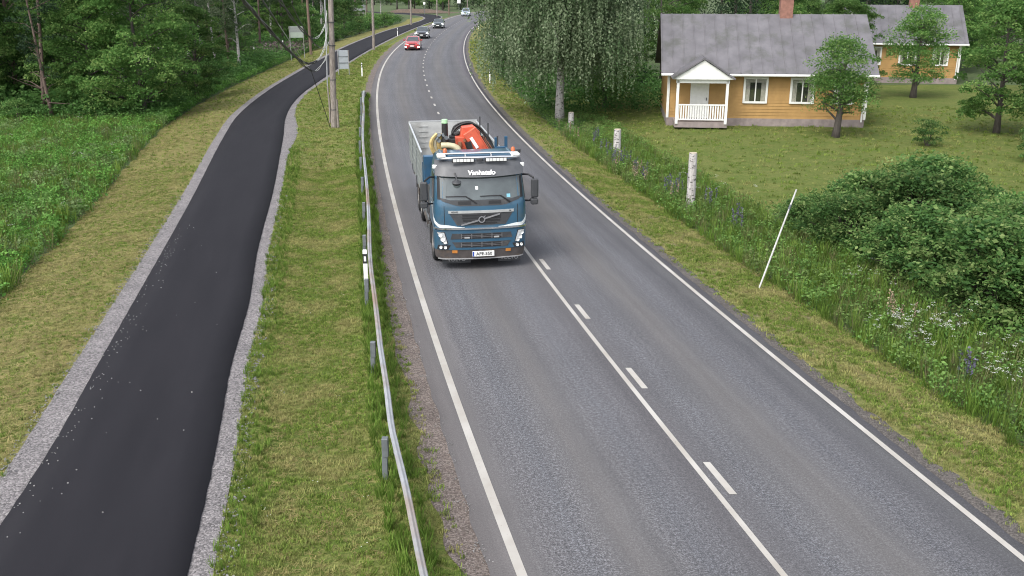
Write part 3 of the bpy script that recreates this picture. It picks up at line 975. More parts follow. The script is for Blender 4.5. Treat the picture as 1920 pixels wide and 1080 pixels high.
def patch_grid(fa, fb, y, nx, lift=0.0):
    xa, xb = fa(y), fb(y)
    t = np.linspace(0, 1, nx)
    X = xa[:, None] + (xb - xa)[:, None] * t[None, :]
    Y = np.repeat(y[:, None], nx, 1)
    Z = height(X, Y) + lift
    i = np.arange(len(y) - 1)[:, None] * nx + np.arange(nx - 1)[None, :]
    F = np.stack([i, i + 1, i + nx + 1, i + nx], 2).reshape(-1, 4)
    return np.stack([X, Y, Z], 2).reshape(-1, 3).tolist(), F.tolist()

_n_sc = [0]
def scatter(name, geo, tufts, density, smin, smax, clump=None, tilt=.15, label=None):
    """one object that strews the given tufts over an area"""
    _n_sc[0] += 1
    c = bpy.data.collections.new('kinds_for_' + name)
    for o in tufts:
        if c.name not in [u.name for u in o.users_collection]:
            c.objects.link(o)
    ng = bpy.data.node_groups.new('strew_' + name, 'GeometryNodeTree')
    ng.interface.new_socket('Geometry', in_out='INPUT', socket_type='NodeSocketGeometry')
    ng.interface.new_socket('Geometry', in_out='OUTPUT', socket_type='NodeSocketGeometry')
    gi, go = ng.nodes.new('NodeGroupInput'), ng.nodes.new('NodeGroupOutput')
    dp = ng.nodes.new('GeometryNodeDistributePointsOnFaces')
    dp.inputs['Density'].default_value = density
    dp.inputs['Seed'].default_value = 10 + _n_sc[0]
    ng.links.new(gi.outputs[0], dp.inputs['Mesh'])
    if clump:
        nz = ng.nodes.new('ShaderNodeTexNoise')
        nz.inputs['Scale'].default_value = clump[0]
        nz.inputs['Detail'].default_value = 3
        mr = ng.nodes.new('ShaderNodeMapRange')
        mr.inputs['From Min'].default_value = clump[1]
        mr.inputs['From Max'].default_value = clump[2]
        mr.inputs['To Min'].default_value = density * clump[3]
        mr.inputs['To Max'].default_value = density
        fac = [s for s in nz.outputs if s.type == 'VALUE'][0]
        ng.links.new(fac, mr.inputs['Value'])
        ng.links.new(mr.outputs['Result'], dp.inputs['Density'])
    ci = ng.nodes.new('GeometryNodeCollectionInfo')
    ci.inputs['Collection'].default_value = c
    ci.inputs['Separate Children'].default_value = True
    ci.inputs['Reset Children'].default_value = True
    ip = ng.nodes.new('GeometryNodeInstanceOnPoints')
    ip.inputs['Pick Instance'].default_value = True
    ng.links.new(dp.outputs['Points'], ip.inputs['Points'])
    ng.links.new(ci.outputs[0], ip.inputs['Instance'])
    rv = ng.nodes.new('FunctionNodeRandomValue'); rv.data_type = 'FLOAT_VECTOR'
    rv.inputs[0].default_value = (-tilt, -tilt, 0); rv.inputs[1].default_value = (tilt, tilt, 6.283)
    ng.links.new(rv.outputs[0], ip.inputs['Rotation'])
    rs = ng.nodes.new('FunctionNodeRandomValue'); rs.data_type = 'FLOAT'
    rs.inputs[2].default_value = smin; rs.inputs[3].default_value = smax
    ng.links.new(rs.outputs[1], ip.inputs['Scale'])
    ng.links.new(ip.outputs['Instances'], go.inputs[0])
    me = bpy.data.meshes.new(name)
    me.from_pydata(*geo[:1], [], geo[1])
    o = link(name, me, None)
    md = o.modifiers.new('strew', 'NODES')
    md.node_group = ng
    return tag(o, label, None, None, 'stuff')

g = gen(200)
MOWN_T = [tuft_blades('short_tuft', 13, .050, .010, .05, .7, g, GR_GREEN) for _ in range(4)]
CUT_T = [tuft_blades('clipping', 11, .11, .011, .07, .5, g, GR_TAN, lie=.035) for _ in range(3)]
RANK_T = [tuft_blades('rank_tuft', 22, .24, .012, .06, .55, g, GR_RANK) for _ in range(4)]
TALL_T = [tuft_blades('tall_tuft', 22, .55, .016, .14, .45, g, GR_RANK) for _ in range(3)]
SEED_T = [tuft_blades('seed_grass', 14, .62, .014, .14, .35, g, GR_SEED)]
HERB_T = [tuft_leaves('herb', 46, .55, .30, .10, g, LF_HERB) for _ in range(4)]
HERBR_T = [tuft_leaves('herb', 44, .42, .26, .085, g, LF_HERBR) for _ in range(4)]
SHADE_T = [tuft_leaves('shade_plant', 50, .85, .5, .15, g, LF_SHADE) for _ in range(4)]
WEED_T = [tuft_leaves('weed', 16, .10, .12, .09, g, GR_RANK, 1.0, .4) for _ in range(3)]
UMB_T = [umbel('umbel', g) for _ in range(3)]

scatter('mown_grass', patch_grid(lambda y: xPR(y) + gw_r(y), lambda y: xL(y) - 1.05, rows(8, 40, .02, .5), 10), MOWN_T, 300, .5, 1.2, (1.1, .35, .62, .4))
scatter('mown_grass', patch_grid(lambda y: xPR(y) + gw_r(y), lambda y: xL(y) - 1.05, rows(40, 120, .02, .5), 8), MOWN_T, 26, 1.0, 2.2, (.8, .35, .6, .3))
scatter('mown_grass', patch_grid(lambda y: xPL(y) - 3.8, lambda y: xPL(y) - gw_l(y) - .05, rows(11, 40, .02, .5), 10), MOWN_T, 180, .5, 1.1, (1.0, .4, .65, .25))
scatter('mown_grass', patch_grid(lambda y: xPL(y) - 3.8, lambda y: xPL(y) - gw_l(y) - .05, rows(40, 110, .02, .5), 8), MOWN_T, 18, 1.0, 2.0, (.8, .4, .65, .2))
scatter('mown_grass', patch_grid(lambda y: xR(y) + .75, lambda y: xR(y) + 2.8, rows(10, 42, .02, .5), 8), MOWN_T, 230, .6, 1.4, (1.2, .38, .6, .3))
scatter('mown_grass', patch_grid(lambda y: xR(y) + .75, lambda y: xR(y) + 2.8, rows(42, 130, .02, .5), 8), MOWN_T, 22, 1.1, 2.3, (.8, .35, .6, .3))
scatter('grass_clippings', patch_grid(lambda y: xPR(y) + gw_r(y) + .5, lambda y: xL(y) - 1.8, rows(8, 45, .02, .5), 10), CUT_T, 70, .5, 1.25, (.9, .40, .62, .1))
scatter('grass_clippings', patch_grid(lambda y: xPL(y) - 3.8, lambda y: xPL(y) - gw_l(y) - .15, rows(11, 60, .02, .5), 10), CUT_T, 75, .7, 1.6, (.9, .38, .6, .1))
scatter('grass_clippings', patch_grid(lambda y: xR(y) + 1.0, lambda y: xR(y) + 2.9, rows(10, 45, .02, .5), 8), CUT_T, 70, .6, 1.4, (1.0, .38, .62, .08))
# rank grass left standing along the guard rail and at the path's edge
def xG(y): return _pchip(_RL, y)
_RL = np.array([(0.6, 3.0), (-1.08, 9.77), (-1.58, 12.12), (-1.93, 13.66), (-2.24, 15.39), (-2.6, 17.29), (-2.96, 19.34), (-3.62, 23.09), (-4.45, 28.5), (-5.08, 32.49), (-5.94, 37.66), (-7.06, 44.66), (-8.5, 54.63), (-9.32, 59.92), (-10.2, 67.0)])
scatter('rank_grass', patch_grid(lambda y: xG(y) - .28, lambda y: xG(y) + .34, rows(8, 40, .02, .4), 4), RANK_T, 60, .5, 1.2, (1.3, .36, .58, .12))
scatter('rank_grass', patch_grid(lambda y: xG(y) - .3, lambda y: xG(y) + .3, rows(40, 66, .02, .4), 4), RANK_T, 22, .7, 1.3)
scatter('rank_grass', patch_grid(lambda y: xPR(y) + gw_r(y) - .03, lambda y: xPR(y) + gw_r(y) + .55, rows(8, 45, .02, .4), 4), RANK_T, 45, .25, .75, (.9, .38, .6, .25))
scatter('rank_grass', patch_grid(lambda y: xPL(y) - gw_l(y) - .3, lambda y: xPL(y) - gw_l(y) + .05, rows(11, 45, .02, .4), 4), RANK_T, 16, .2, .5, (.9, .4, .62, .1))
scatter('rank_grass', patch_grid(lambda y: xR(y) + .72, lambda y: xR(y) + 1.1, rows(10, 45, .02, .4), 4), RANK_T, 20, .25, .6, (1.1, .42, .62, .1))
scatter('mown_grass', patch_grid(lambda y: xR(y) + .42, lambda y: xR(y) + .8, rows(10, 42, .02, .5), 4), MOWN_T, 130, .7, 1.5, (1.8, .42, .62, .05))
scatter('mown_grass', patch_grid(lambda y: xL(y) - 1.1, lambda y: xL(y) - .70, rows(8, 42, .02, .5), 4), MOWN_T, 150, .6, 1.6, (1.8, .42, .62, .05))
scatter('gravel_weeds', patch_grid(lambda y: xL(y) - 1.15, lambda y: xL(y) - .85, rows(8, 30, .02, .4), 3), WEED_T, 2.2, .6, 1.3, (1.5, .4, .6, 0))
# meadow left of the mown strip
def meadow_edge(y): return mowL(y) - .02
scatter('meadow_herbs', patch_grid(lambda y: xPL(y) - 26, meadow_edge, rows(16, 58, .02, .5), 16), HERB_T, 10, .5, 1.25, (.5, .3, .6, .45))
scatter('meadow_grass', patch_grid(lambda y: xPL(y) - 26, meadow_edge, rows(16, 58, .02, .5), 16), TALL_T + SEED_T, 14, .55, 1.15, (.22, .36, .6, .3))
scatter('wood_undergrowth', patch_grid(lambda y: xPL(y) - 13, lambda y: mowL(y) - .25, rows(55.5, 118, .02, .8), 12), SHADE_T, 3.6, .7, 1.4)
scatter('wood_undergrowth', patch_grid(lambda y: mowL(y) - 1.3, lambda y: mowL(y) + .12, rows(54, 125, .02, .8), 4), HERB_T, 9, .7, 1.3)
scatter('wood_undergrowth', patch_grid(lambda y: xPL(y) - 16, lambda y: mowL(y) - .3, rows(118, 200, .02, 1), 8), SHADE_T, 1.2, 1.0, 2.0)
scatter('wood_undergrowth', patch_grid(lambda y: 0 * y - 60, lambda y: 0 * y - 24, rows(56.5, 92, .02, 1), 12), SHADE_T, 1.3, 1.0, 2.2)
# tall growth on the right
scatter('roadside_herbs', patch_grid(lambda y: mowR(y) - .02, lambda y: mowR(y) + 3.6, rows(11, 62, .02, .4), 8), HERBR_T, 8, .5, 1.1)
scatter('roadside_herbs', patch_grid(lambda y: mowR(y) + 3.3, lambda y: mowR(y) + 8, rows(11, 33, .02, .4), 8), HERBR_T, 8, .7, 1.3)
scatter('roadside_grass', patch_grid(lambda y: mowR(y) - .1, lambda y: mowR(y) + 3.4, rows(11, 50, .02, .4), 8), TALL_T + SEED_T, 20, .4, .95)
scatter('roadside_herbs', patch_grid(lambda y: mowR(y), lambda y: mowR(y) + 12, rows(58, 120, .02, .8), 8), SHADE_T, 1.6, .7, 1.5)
def fl_a(y): return 7.9 + (19.8 - y) * .42
scatter('cow_parsley', patch_grid(lambda y: fl_a(y) + .5, lambda y: fl_a(y) + 2.3, rows(15.5, 20.5, .02, .3), 5), UMB_T, 14, .6, 1.0, (.9, .4, .62, .12))
scatter('cow_parsley', patch_grid(lambda y: mowR(y) + 1.2, lambda y: mowR(y) + 3.6, rows(20.5, 38, .02, .3), 5), UMB_T, 1.3, .55, .95, (.6, .45, .65, 0))
scatter('cow_parsley', patch_grid(lambda y: xPL(y) - 14, lambda y: mowL(y) - .4, rows(24, 55, .02, .5), 8), UMB_T, .14, .6, 1.0)
scatter('dry_heather', patch_grid(lambda y: 0 * y - 33, lambda y: 0 * y - 23.8, rows(104, 116, .02, .8), 6),
        [tuft_leaves('heather', 40, .9, .5, .16, g, PINK_DRY) for _ in range(2)], 2.0, .8, 1.5)
scatter('lawn_grass', patch_grid(lambda y: xR(y) + 5.4, lambda y: xR(y) + 40, rows(33, 60, .02, .8), 10), MOWN_T, 7, 1.3, 2.4, (.5, .35, .6, .3))

def pebbles(name, g, n=7):
    mb = MB()
    for _ in range(n):
        r = g.uniform(.006, .014)
        mb.box((g.normal() * .05, g.normal() * .05, r * .5), (2 * r, 1.5 * r, 1.1 * r), Matrix.Rotation(g.random() * 3, 3, 'Z'))
    me = bpy.data.meshes.new(name); me.from_pydata(mb.v, [], mb.f); me.materials.append(PEB)
    return bpy.data.objects.new(name, me)
PEB = M('spilled_stone', (.20, .195, .19), .9, var=.4)
PEB_T = [pebbles('pebbles', g) for _ in range(4)]
scatter('spilled_gravel', patch_grid(lambda y: xPL(y) - gw_l(y) - .12, lambda y: xPL(y) - gw_l(y) + .08, rows(11, 34, .02, .4), 3, .004), PEB_T, 45, .6, 1.4)
scatter('spilled_gravel', patch_grid(lambda y: xPR(y) + gw_r(y) - .05, lambda y: xPR(y) + gw_r(y) + .20, rows(9, 34, .02, .4), 3, .004), PEB_T, 45, .6, 1.4)
scatter('spilled_gravel', patch_grid(lambda y: xL(y) - .52, lambda y: xL(y) - .38, rows(8, 34, .02, .4), 3, .028), PEB_T, 22, .4, .9)
def daisy(name, g):
    C = np.stack([g.normal(size=3) * .06, g.normal(size=3) * .06, g.uniform(.04, .08, 3)], 1)
    me = quads_mesh(name, leaf_quads(C, .022, g, 4.0, 0, .95), g.random(3)); me.materials.append(WHITE_FL)
    return bpy.data.objects.new(name, me)
scatter('daisies', patch_grid(lambda y: xPR(y) + gw_r(y) + .4, lambda y: xL(y) - 1.6, rows(8, 26, .02, .5), 6, .01), [daisy('daisy', g) for _ in range(2)], 1.0, .7, 1.2, (.7, .45, .65, 0))

# lupins, standing singly in the right verge
def lupin(name, label, x, y, mats, n, seed, group):
    g = gen(seed)
    t = thing(name, label, 'flower', (x, y, gz(x, y)), g.random() * 6, group)
    Ps, T = [], []
    st = MB()
    for i in range(n):
        bx, by, h = g.normal() * .13, g.normal() * .13, g.uniform(.75, 1.05)
        st.tube([(bx * .4, by * .4, 0), (bx, by, h * .6), (bx, by, h)], [.012, .01, .006], 4, cap=False)
        z = np.linspace(h * .55, h, 26)
        C = np.stack([bx + g.normal(size=26) * .022, by + g.normal(size=26) * .022, z], 1)
        link('flower_spike', quads_mesh('flower_spike', leaf_quads(C, .055, g, .3, 0, .9), g.random(26)), mats, t)
    st.build('stem', GR_STEM, t)
    C = np.stack([g.normal(size=40) * .2, g.normal(size=40) * .2, .45 * g.random(40)], 1)
    link('leaves', quads_mesh('leaves', leaf_quads(C, .1, g, .8, 0, .5), g.random(40)), LF_HERBR, t)
GR_STEM = M('green_stem', (.06, .10, .03), .8)
for i, (x, y) in enumerate([(6.0, 36.1), (6.35, 35.4), (6.1, 34.9), (5.2, 37.6), (5.05, 38.6), (4.5, 40.4), (4.7, 42.2), (4.2, 43.5), (5.0, 41.3), (3.9, 46.2), (4.3, 47.9), (7.0, 33.0), (7.6, 31.2), (7.3, 29.8), (9.0, 17.5), (16.4, 30.8), (17.0, 30.2), (18.2, 30.6)]):
    lupin('lupin_plant', 'bluish purple lupin in flower in the tall growth right of the road', x, y, PURPLE_FL, 3 + i % 3, 300 + i, 'purple lupins right of the road')
for i, (x, y) in enumerate([(4.85, 37.9), (4.95, 37.1), (5.35, 37.0), (4.4, 39.7), (3.05, 48.6), (3.2, 47.0), (2.75, 50.0), (9.2, 20.9), (9.0, 21.5), (5.9, 34.2)]):
    lupin('lupin_plant', 'faded brown seed spike of a lupin in the tall growth right of the road', x, y, BROWN_FL, 2 + i % 2, 340 + i, 'faded lupins right of the road')

# white stones and stalks lying on the path
gs = gen(77)
st = MB()
for i in range(170):
    y = gs.uniform(11.5, 30) if i < 250 else gs.uniform(30, 45)
    x = float(xPL(y)) + .02 + abs(gs.normal()) * .26 + (gs.random() < .12) * gs.uniform(0, 2)
    x = min(x, float(xPR(y)) - .05)
    r = gs.uniform(.005, .011)
    st.box((x, y, .034 + r * .6), (2 * r, 1.6 * r, 1.2 * r), Matrix.Rotation(gs.random() * 3, 3, 'Z'))
tag(st.build('loose_stones', M('loose_stone', (.27, .265, .26), .9, var=.3)), 'small pale stones strewn along the left side of the cycle path', None, None, 'stuff')

# ------------------------------------------------------------------ guard rail
GALV = M('galvanised_steel', (.36, .37, .38), .5, .35, .18, 3, dirt=((.30, .19, .115), .32, .47, .85))
GALV_D = M('dull_galvanised_steel', (.15, .165, .175), .6, .3, .2, 5)
rail = thing('guard_rail', 'long galvanised guard rail with rusty patches between the road and the grass strip', 'guard rail', (0, 0, 0))
RAIL_T = .72
wprof = [(.0, 0), (.035, -.01), (.05, -.05), (.0, -.11), (-.005, -.15), (.0, -.19), (.05, -.25), (.035, -.29), (.0, -.30)]
def rail_z(y): return RAIL_T - .62 * sm((y - 62.5) / 5.0)
ysec = np.arange(5.2, 67.0, 4.18)
for i, y0 in enumerate(ysec):
    y1 = min(y0 + 4.18, 67.0)
    ys = np.linspace(y0 - (.12 if i else 0), y1, 9)
    mb = MB()
    xs, zs = xG(ys), rail_z(ys)
    lap = .004 * (i % 2)
    for (x, yy, z) in zip(xs, ys, zs):
        for (a, b) in wprof:
            mb.v.append((x + a + .03 + lap, yy, z + b))
        for (a, b) in reversed(wprof):
            mb.v.append((x + a + .024 + lap - (.01 if b in (0, -.30) else 0), yy, z + b))
    nn = 2 * len(wprof)
    for a in range(len(ys) - 1):
        for b in range(nn):
            b2 = (b + 1) % nn
            mb.f.append((a * nn + b, a * nn + b2, (a + 1) * nn + b2, (a + 1) * nn + b))
    # rolled top edge, as wide as it looks from above
    mb.tube([(x + .0 + lap, yy, z - .005) for x, yy, z in zip(xs, ys, zs)], .034, 8)
    mb.build('beam', GALV, rail, smooth=40)
for y in np.arange(9.3, 66, 4.18):
    x = float(xG(y))
    mb = MB()
    zt = float(rail_z(y))
    mb.box((x - .115, y, zt - .20), (.10, .11, .32))
    mb.box((x - .13, y, (zt - .36 - .3) / 2), (.085, .09, zt - .36 + .3))
    mb.build('post', GALV_D, rail, bevel=.006)

# ------------------------------------------------------------------ delineators and the leaning stake
WHITE_P = M('white_plastic', (.72, .72, .70), .5, var=.08, dirt=((.35, .34, .30), 5, .58, .5))
BLACK_P = M('black_plastic', (.02, .02, .022), .5)
REFL = M('reflector', (.75, .76, .74), .25)
def delineator(x, y, h, lb, z0=None, rot=0.0):
    t = thing('marker_post', lb, 'marker post', (x, y, gz(x, y) if z0 is None else z0), rot)
    def sect(z0_, z1_, k=1.0):
        mb = MB()
        return mb.prism([(-.055 * k, -.03 * k), (.055 * k, -.03 * k), (.045 * k, .03 * k), (-.045 * k, .03 * k)], (0, 0, z0_), (1, 0, 0), (0, 1, 0), z1_ - z0_)
    sect(-.1, h * .66).build('post', WHITE_P, t)
    sect(h * .66, h * .90, 1.03).build('band', BLACK_P, t)
    cap = sect(h * .90, h * .985)
    cap.prism([(-.05, -.026), (.05, -.026), (.04, .026), (-.04, .026)], (0, 0, h * .985), (1, 0, 0), (0, 1, 0), .015)
    cap.build('cap', WHITE_P, t)
    MB().box((0, -.036, h * .78), (.055, .012, h * .12)).build('reflector', REFL, t)
    return t
delineator(-12.5, 80.6, 1.12, 'white marker post with a black band in the grass beyond the guard rail end')
delineator(-1.72, 74.5, 1.12, 'white marker post with a black band in the right verge')
delineator(-3.72, 23.05, 1.05, 'white marker post with a black band standing against the guard rail', 0.03)
delineator(-5.55, 163, 1.1, 'small distant marker post below the hanging birch on the right roadside')
delineator(-16.6, 142.0, 1.1, 'small distant marker post at the left roadside beside the fourth pole')
stake = thing('leaning_stake', 'tall white stake leaning to the right on the right verge, before the thicket', 'stake', (6.41, 23.56, gz(6.41, 23.56)))
mb = MB()
pa, pb = Vector((0, 0, -.2)), Vector((.80, .03, 2.62))
mb.tube([pa, pb * .5 + pa * .5, pb], [.024, .023, .021], 10)
mb.build('shaft', M('weathered_white_stake', (.50, .50, .48), .6, var=.15, dirt=((.28, .27, .24), 4, .55, .6)), stake, smooth=40)
mb = MB(); q = pa.lerp(pb, .82); mb.tube([q, q + (pb - pa).normalized() * .12], .031, 10); mb.build('collar', GALV_D, stake)
for (x, y, h, lb) in ((-25.5, 108.5, 1.7, 'thin white post in the undergrowth right of the brown pole'), (-27.3, 103, 1.5, 'short white post before the dry heather, left of the two legged sign')):
    t = thing('boundary_post', lb, 'post', (x, y, gz(x, y)))
    mb = MB(); mb.tube([(0, 0, -.1), (.02, 0, h)], .05, 8); mb.build('shaft', WHITE_P, t)
    MB().box((.02, 0, h + .02), (.11, .11, .04)).build('cap', WHITE_P, t)

# ------------------------------------------------------------------ poles and overhead cables
POLE = bark('weathered_pole_wood', (.15, .125, .105), (.31, .275, .245))
POLE_B = bark('brown_pole_wood', (.11, .075, .055), (.21, .15, .115))
GREYPIPE = M('grey_conduit', (.30, .31, .32), .5)
BLACK_C = M('black_cable', (.022, .021, .021), .55)
METAL_D = M('dark_metal', (.06, .065, .07), .5, .5)
def pole(x, y, h, r, lb, mat, lean=0.0, arms=True):
    t = thing('utility_pole', lb, 'utility pole', (x, y, gz(x, y)))
    mb = MB()
    mb.tube([(0, 0, -.4), (lean * .3, 0, h * .3), (lean, 0, h)], [r * 1.08, r, r * .72], 12)
    mb.build('pole', mat, t, smooth=40)
    if arms:
        mb = MB(); mb.box((lean * .96, -.02, h * .955), (1.6, .1, .12)); mb.build('crossarm', mat, t, bevel=.01)
        for k in (-.7, 0.45, .7):
            mb = MB(); mb.lathe([(0, .0), (0, .03), (.06, .045), (.10, .025), (.14, .045), (.17, .0)], (lean * .96 + k, -.02, h * .955 + .06), (0, 0, 1), 8)
            mb.build('insulator', WHITE_P, t, smooth=40)
    return t
p1 = pole(-9.78, 52.2, 9.6, .165, 'nearest grey utility pole, standing in the grass strip with hanging cables', POLE, .30)
mb = MB(); mb.tube([(-.20, -.12, 2.3), (-.16, -.12, 3.5), (-.02, -.14, 8.5)], [.035, .035, .03], 8); mb.build('conduit', GREYPIPE, p1, smooth=40)
mb = MB(); mb.tube([(-.19, -.02, .3), (-.15, -.13, 1.2), (-.20, -.12, 2.3)], [.05, .05, .04], 8); mb.build('cable_guard', POLE, p1, smooth=40)
mb = MB(); mb.tube([(.24, -.02, -.1), (.22, -.02, 1.55)], [.075, .07], 10); mb.build('prop_stub', POLE, p1, smooth=40)
mb = MB(); mb.tube([(.19, .02, 3.0), (.36, .0, 9)], .022, 6); mb.build('earth_wire', M('green_grey_wire', (.22, .27, .24), .6), p1)
for z in (1.0, 2.6, 4.4, 5.6):
    mb = MB(); mb.lathe([(-.02, .15), (-.02, .185), (.02, .185), (.02, .15)], (.035 * z - .0, 0, z), (0, 0, 1), 14); mb.build('strap', METAL_D, p1)
pole(-16.02, 112.9, 9.5, .15, 'second grey utility pole, between the path and the road below a two legged sign', POLE, .15)
pole(-22.1, 107.0, 9.5, .15, 'brown utility pole beyond the cycle path, right of the two legged sign', POLE_B, -.1)
pole(-18.3, 178.0, 9.5, .15, 'distant dark grey pole by the path behind the black car', POLE, .1)
pole(-16.9, 222.0, 9.0, .15, 'distant pole where the path turns away, above the dark green car', POLE, .1)
pole(-14.9, 233.0, 9.0, .15, 'farthest brown pole, beside the left edge of the far bend', POLE_B, .0)
pole(-11.3, 250.0, 9.0, .14, 'faint pole behind the farthest car', POLE, .0)
END_A = [(-4.3, 12, 8.2), (-3.7, 4, 9.0), (-3.4, -4, 9.8)]
CABLES = [
 ([(-9.79, 52, 6.06), (-9.83, 52, 4.97), (-10.0, 51.6, 4.03), (-10.2, 51, 3.61), (-10.39, 50, 3.5), (-10.51, 49, 3.63), (-10.31, 46.5, 4.06), (-9.77, 42, 4.84), (-8.67, 35, 5.88), (-7.54, 29, 6.59), (-6.53, 24, 7.1), (-5.45, 19, 7.52)], .020, 3,
  'thickest dark cable bundle dipping over the cycle path and looping up to the nearest pole'),
 ([(-9.84, 52, 4.7), (-9.93, 52, 3.73), (-10.14, 51.6, 3.29), (-10.31, 50.8, 3.05), (-10.39, 49.6, 3.21), (-10.43, 48, 3.66), (-10.07, 45, 4.24), (-9.4, 40, 5.08), (-8.25, 33, 6.08), (-7.35, 28, 6.71), (-6.34, 23, 7.21), (-5.25, 18, 7.62)], .017, 2,
  'lowest hanging cable, its loop reaching down before the path surface beside the nearest pole'),
 ([(-9.77, 52, 5.92), (-9.89, 51.7, 5.26), (-10.05, 51.2, 4.85), (-10.18, 50.4, 4.72), (-10.26, 49.5, 4.86), (-9.89, 46, 5.39), (-9.16, 41, 6.05), (-8.38, 36.5, 6.57), (-7.76, 33, 6.94), (-6.84, 28, 7.39)], .020, 2,
  'upper dark cable crossing before the two legged sign and looping up to the nearest pole'),
 ([(-9.74, 52, 4.48), (-9.82, 51.6, 4.23), (-9.91, 51, 4.18), (-10.0, 50.5, 4.3), (-9.91, 49, 4.55), (-9.65, 46, 5.22), (-9.11, 42, 6.01), (-8.45, 38, 6.65), (-7.91, 35, 7.08)], .018, 1,
  'thin dark cable crossing before the brown pole and meeting the nearest pole'),
 ([(-10.36, 49.5, 3.28), (-10.02, 46, 4.09), (-9.07, 40, 5.14), (-7.8, 33, 6.08), (-6.31, 25, 7.08), (-5.52, 21, 7.51)], .018, 1,
  'thin greyish cable that joins the lowest hanging one from the upper left'),
]
def smooth_path(P, n=6):
    P = np.array(P, float)
    Q = np.vstack([2 * P[0] - P[1], P, 2 * P[-1] - P[-2]])
    out = []
    for i in range(1, len(Q) - 2):
        for t in np.linspace(0, 1, n, endpoint=False):
            a, b, c_, d = Q[i - 1], Q[i], Q[i + 1], Q[i + 2]
            out.append(.5 * (2 * b + (c_ - a) * t + (2 * a - 5 * b + 4 * c_ - d) * t * t + (3 * b - a - 3 * c_ + d) * t ** 3))
    out.append(P[-1])
    return np.array(out)
gcab = gen(61)
LIGHT_C = M('pale_grey_cable', (.33, .34, .32), .5)
for P, r, strands, lb in CABLES:
    t = thing('overhead_cable', lb, 'cable', tuple(P[0]))
    C = smooth_path(list(P) + END_A) - np.array(P[0])
    nl = 3 * 6 + 1
    for s in range(strands):
        ph = s * 6.283 / max(strands, 1)
        k = np.arange(len(C))
        off = np.stack([np.cos(k * .35 + ph), np.sin(k * .2 + ph) * .3, np.sin(k * .35 + ph)], 1) * (r * 1.5 if strands > 1 else 0)
        off *= np.clip(k / 12, .3, 1)[:, None] * (1 + .6 * gcab.random(len(k)))[:, None]
        pts = C + off
        if strands > 0:
            mb = MB(); mb.tube([tuple(p) for p in pts[:nl + 1]], r * .75, 6); mb.build('riser', LIGHT_C, t, smooth=60)
            mb = MB(); mb.tube([tuple(p) for p in pts[nl:]], [r * (1 + .35 * gcab.random()) for _ in pts[nl:]], 6); mb.build('strand', BLACK_C, t, smooth=60)
t = thing('guy_wire', 'short taut wire running from the lowest cable down toward the path edge', 'wire', (-10.37, 49.8, 3.26))
mb = MB(); mb.tube([(0, 0, 0), (.46, 1.95, -3.25)], .018, 6); mb.build('wire', BLACK_C, t)

# ------------------------------------------------------------------ road signs
SIGN_BACK = M('grey_sign_back', (.36, .39, .42), .5, .15, .06)
SIGN_FACE = M('pale_green_board', (.34, .40, .34), .5, var=.08)
SIGN_BAND = M('dull_grey_board', (.24, .26, .25), .5, var=.1)
def frame_sign(x, y, w, z0, z1, legz, lb, face, band=None, rot=0.0, rails=2):
    t = thing('road_sign', lb, 'road sign', (x, y, gz(x, y)), rot)
    mb = MB(); mb.box((0, 0, (z0 + z1) / 2), (w, .03, z1 - z0)); mb.build('panel', face, t, bevel=.008)
    if band:
        mb = MB(); mb.box((0, -.019, z1 - (z1 - z0) * .27), (w * .97, .008, (z1 - z0) * .5)); mb.build('band', band, t)
    for k in (-1, 1):
        mb = MB(); mb.tube([(k * w * .46, -.06, -.3), (k * w * .46, -.06, z1 + .02)], .035, 10); mb.build('leg', GALV, t, smooth=40)
    for i in range(rails):
        z = z0 + (z1 - z0) * (i + 1) / (rails + 1)
        mb = MB(); mb.box((0, -.032, z), (w * .98, .025, .05)); mb.build('rail', GALV_D, t)
    return t
frame_sign(-14.35, 82.6, .95, .54, 2.1, 0, 'grey back of a tall road sign on two legs between the path and the road', SIGN_BACK, rot=.18)
frame_sign(-22.35, 101.5, 1.5, 2.2, 3.35, 0, 'pale green two legged sign board at the edge of the wood beyond the path', SIGN_FACE, SIGN_BAND, rot=.12, rails=0)
frame_sign(-28.6, 185, 2.4, 2.7, 3.9, 0, 'distant grey sign board on two tall legs above the far shrubs', SIGN_BAND, None, rot=.1, rails=1)
def round_sign(x, y, h, r, lb):
    t = thing('road_sign', lb, 'road sign', (x, y, 0))
    mb = MB(); mb.tube([(0, 0, -.2), (0, 0, h + r)], .045, 8); mb.build('post', GALV_D, t)
    mb = MB(); mb.box((0, -.08, h), (r * 2, .03, r * 2.2)); mb.build('plate', WHITE_P, t, bevel=.05)
round_sign(-12.9, 240, 2.9, .42, 'distant white sign plate on a post left of the farthest car')
round_sign(-20.6, 232, 2.6, .25, 'distant narrow sign on a post above the red earth bank')

# red earth bank where the path turns away
bm_ = MB()
gb = gen(88)
nxb, nyb = 16, 8
for j in range(nyb):
    for i in range(nxb):
        u, v = i / (nxb - 1), j / (nyb - 1)
        bm_.v.append((-33 + 19.5 * u, 246 + 11 * v + 2 * u, -.1 + .9 * math.sin(math.pi * min(1, u * 1.15)) ** .7 * math.sin(math.pi * v) + .12 * gb.normal() * (0 < v < 1)))
for j in range(nyb - 1):
    for i in range(nxb - 1):
        a = j * nxb + i
        bm_.f.append((a, a + 1, a + nxb + 1, a + nxb))
ob = bm_.build('earth_bank', MAT_BANK, smooth=60)
tag(ob, None, None, None, 'structure')

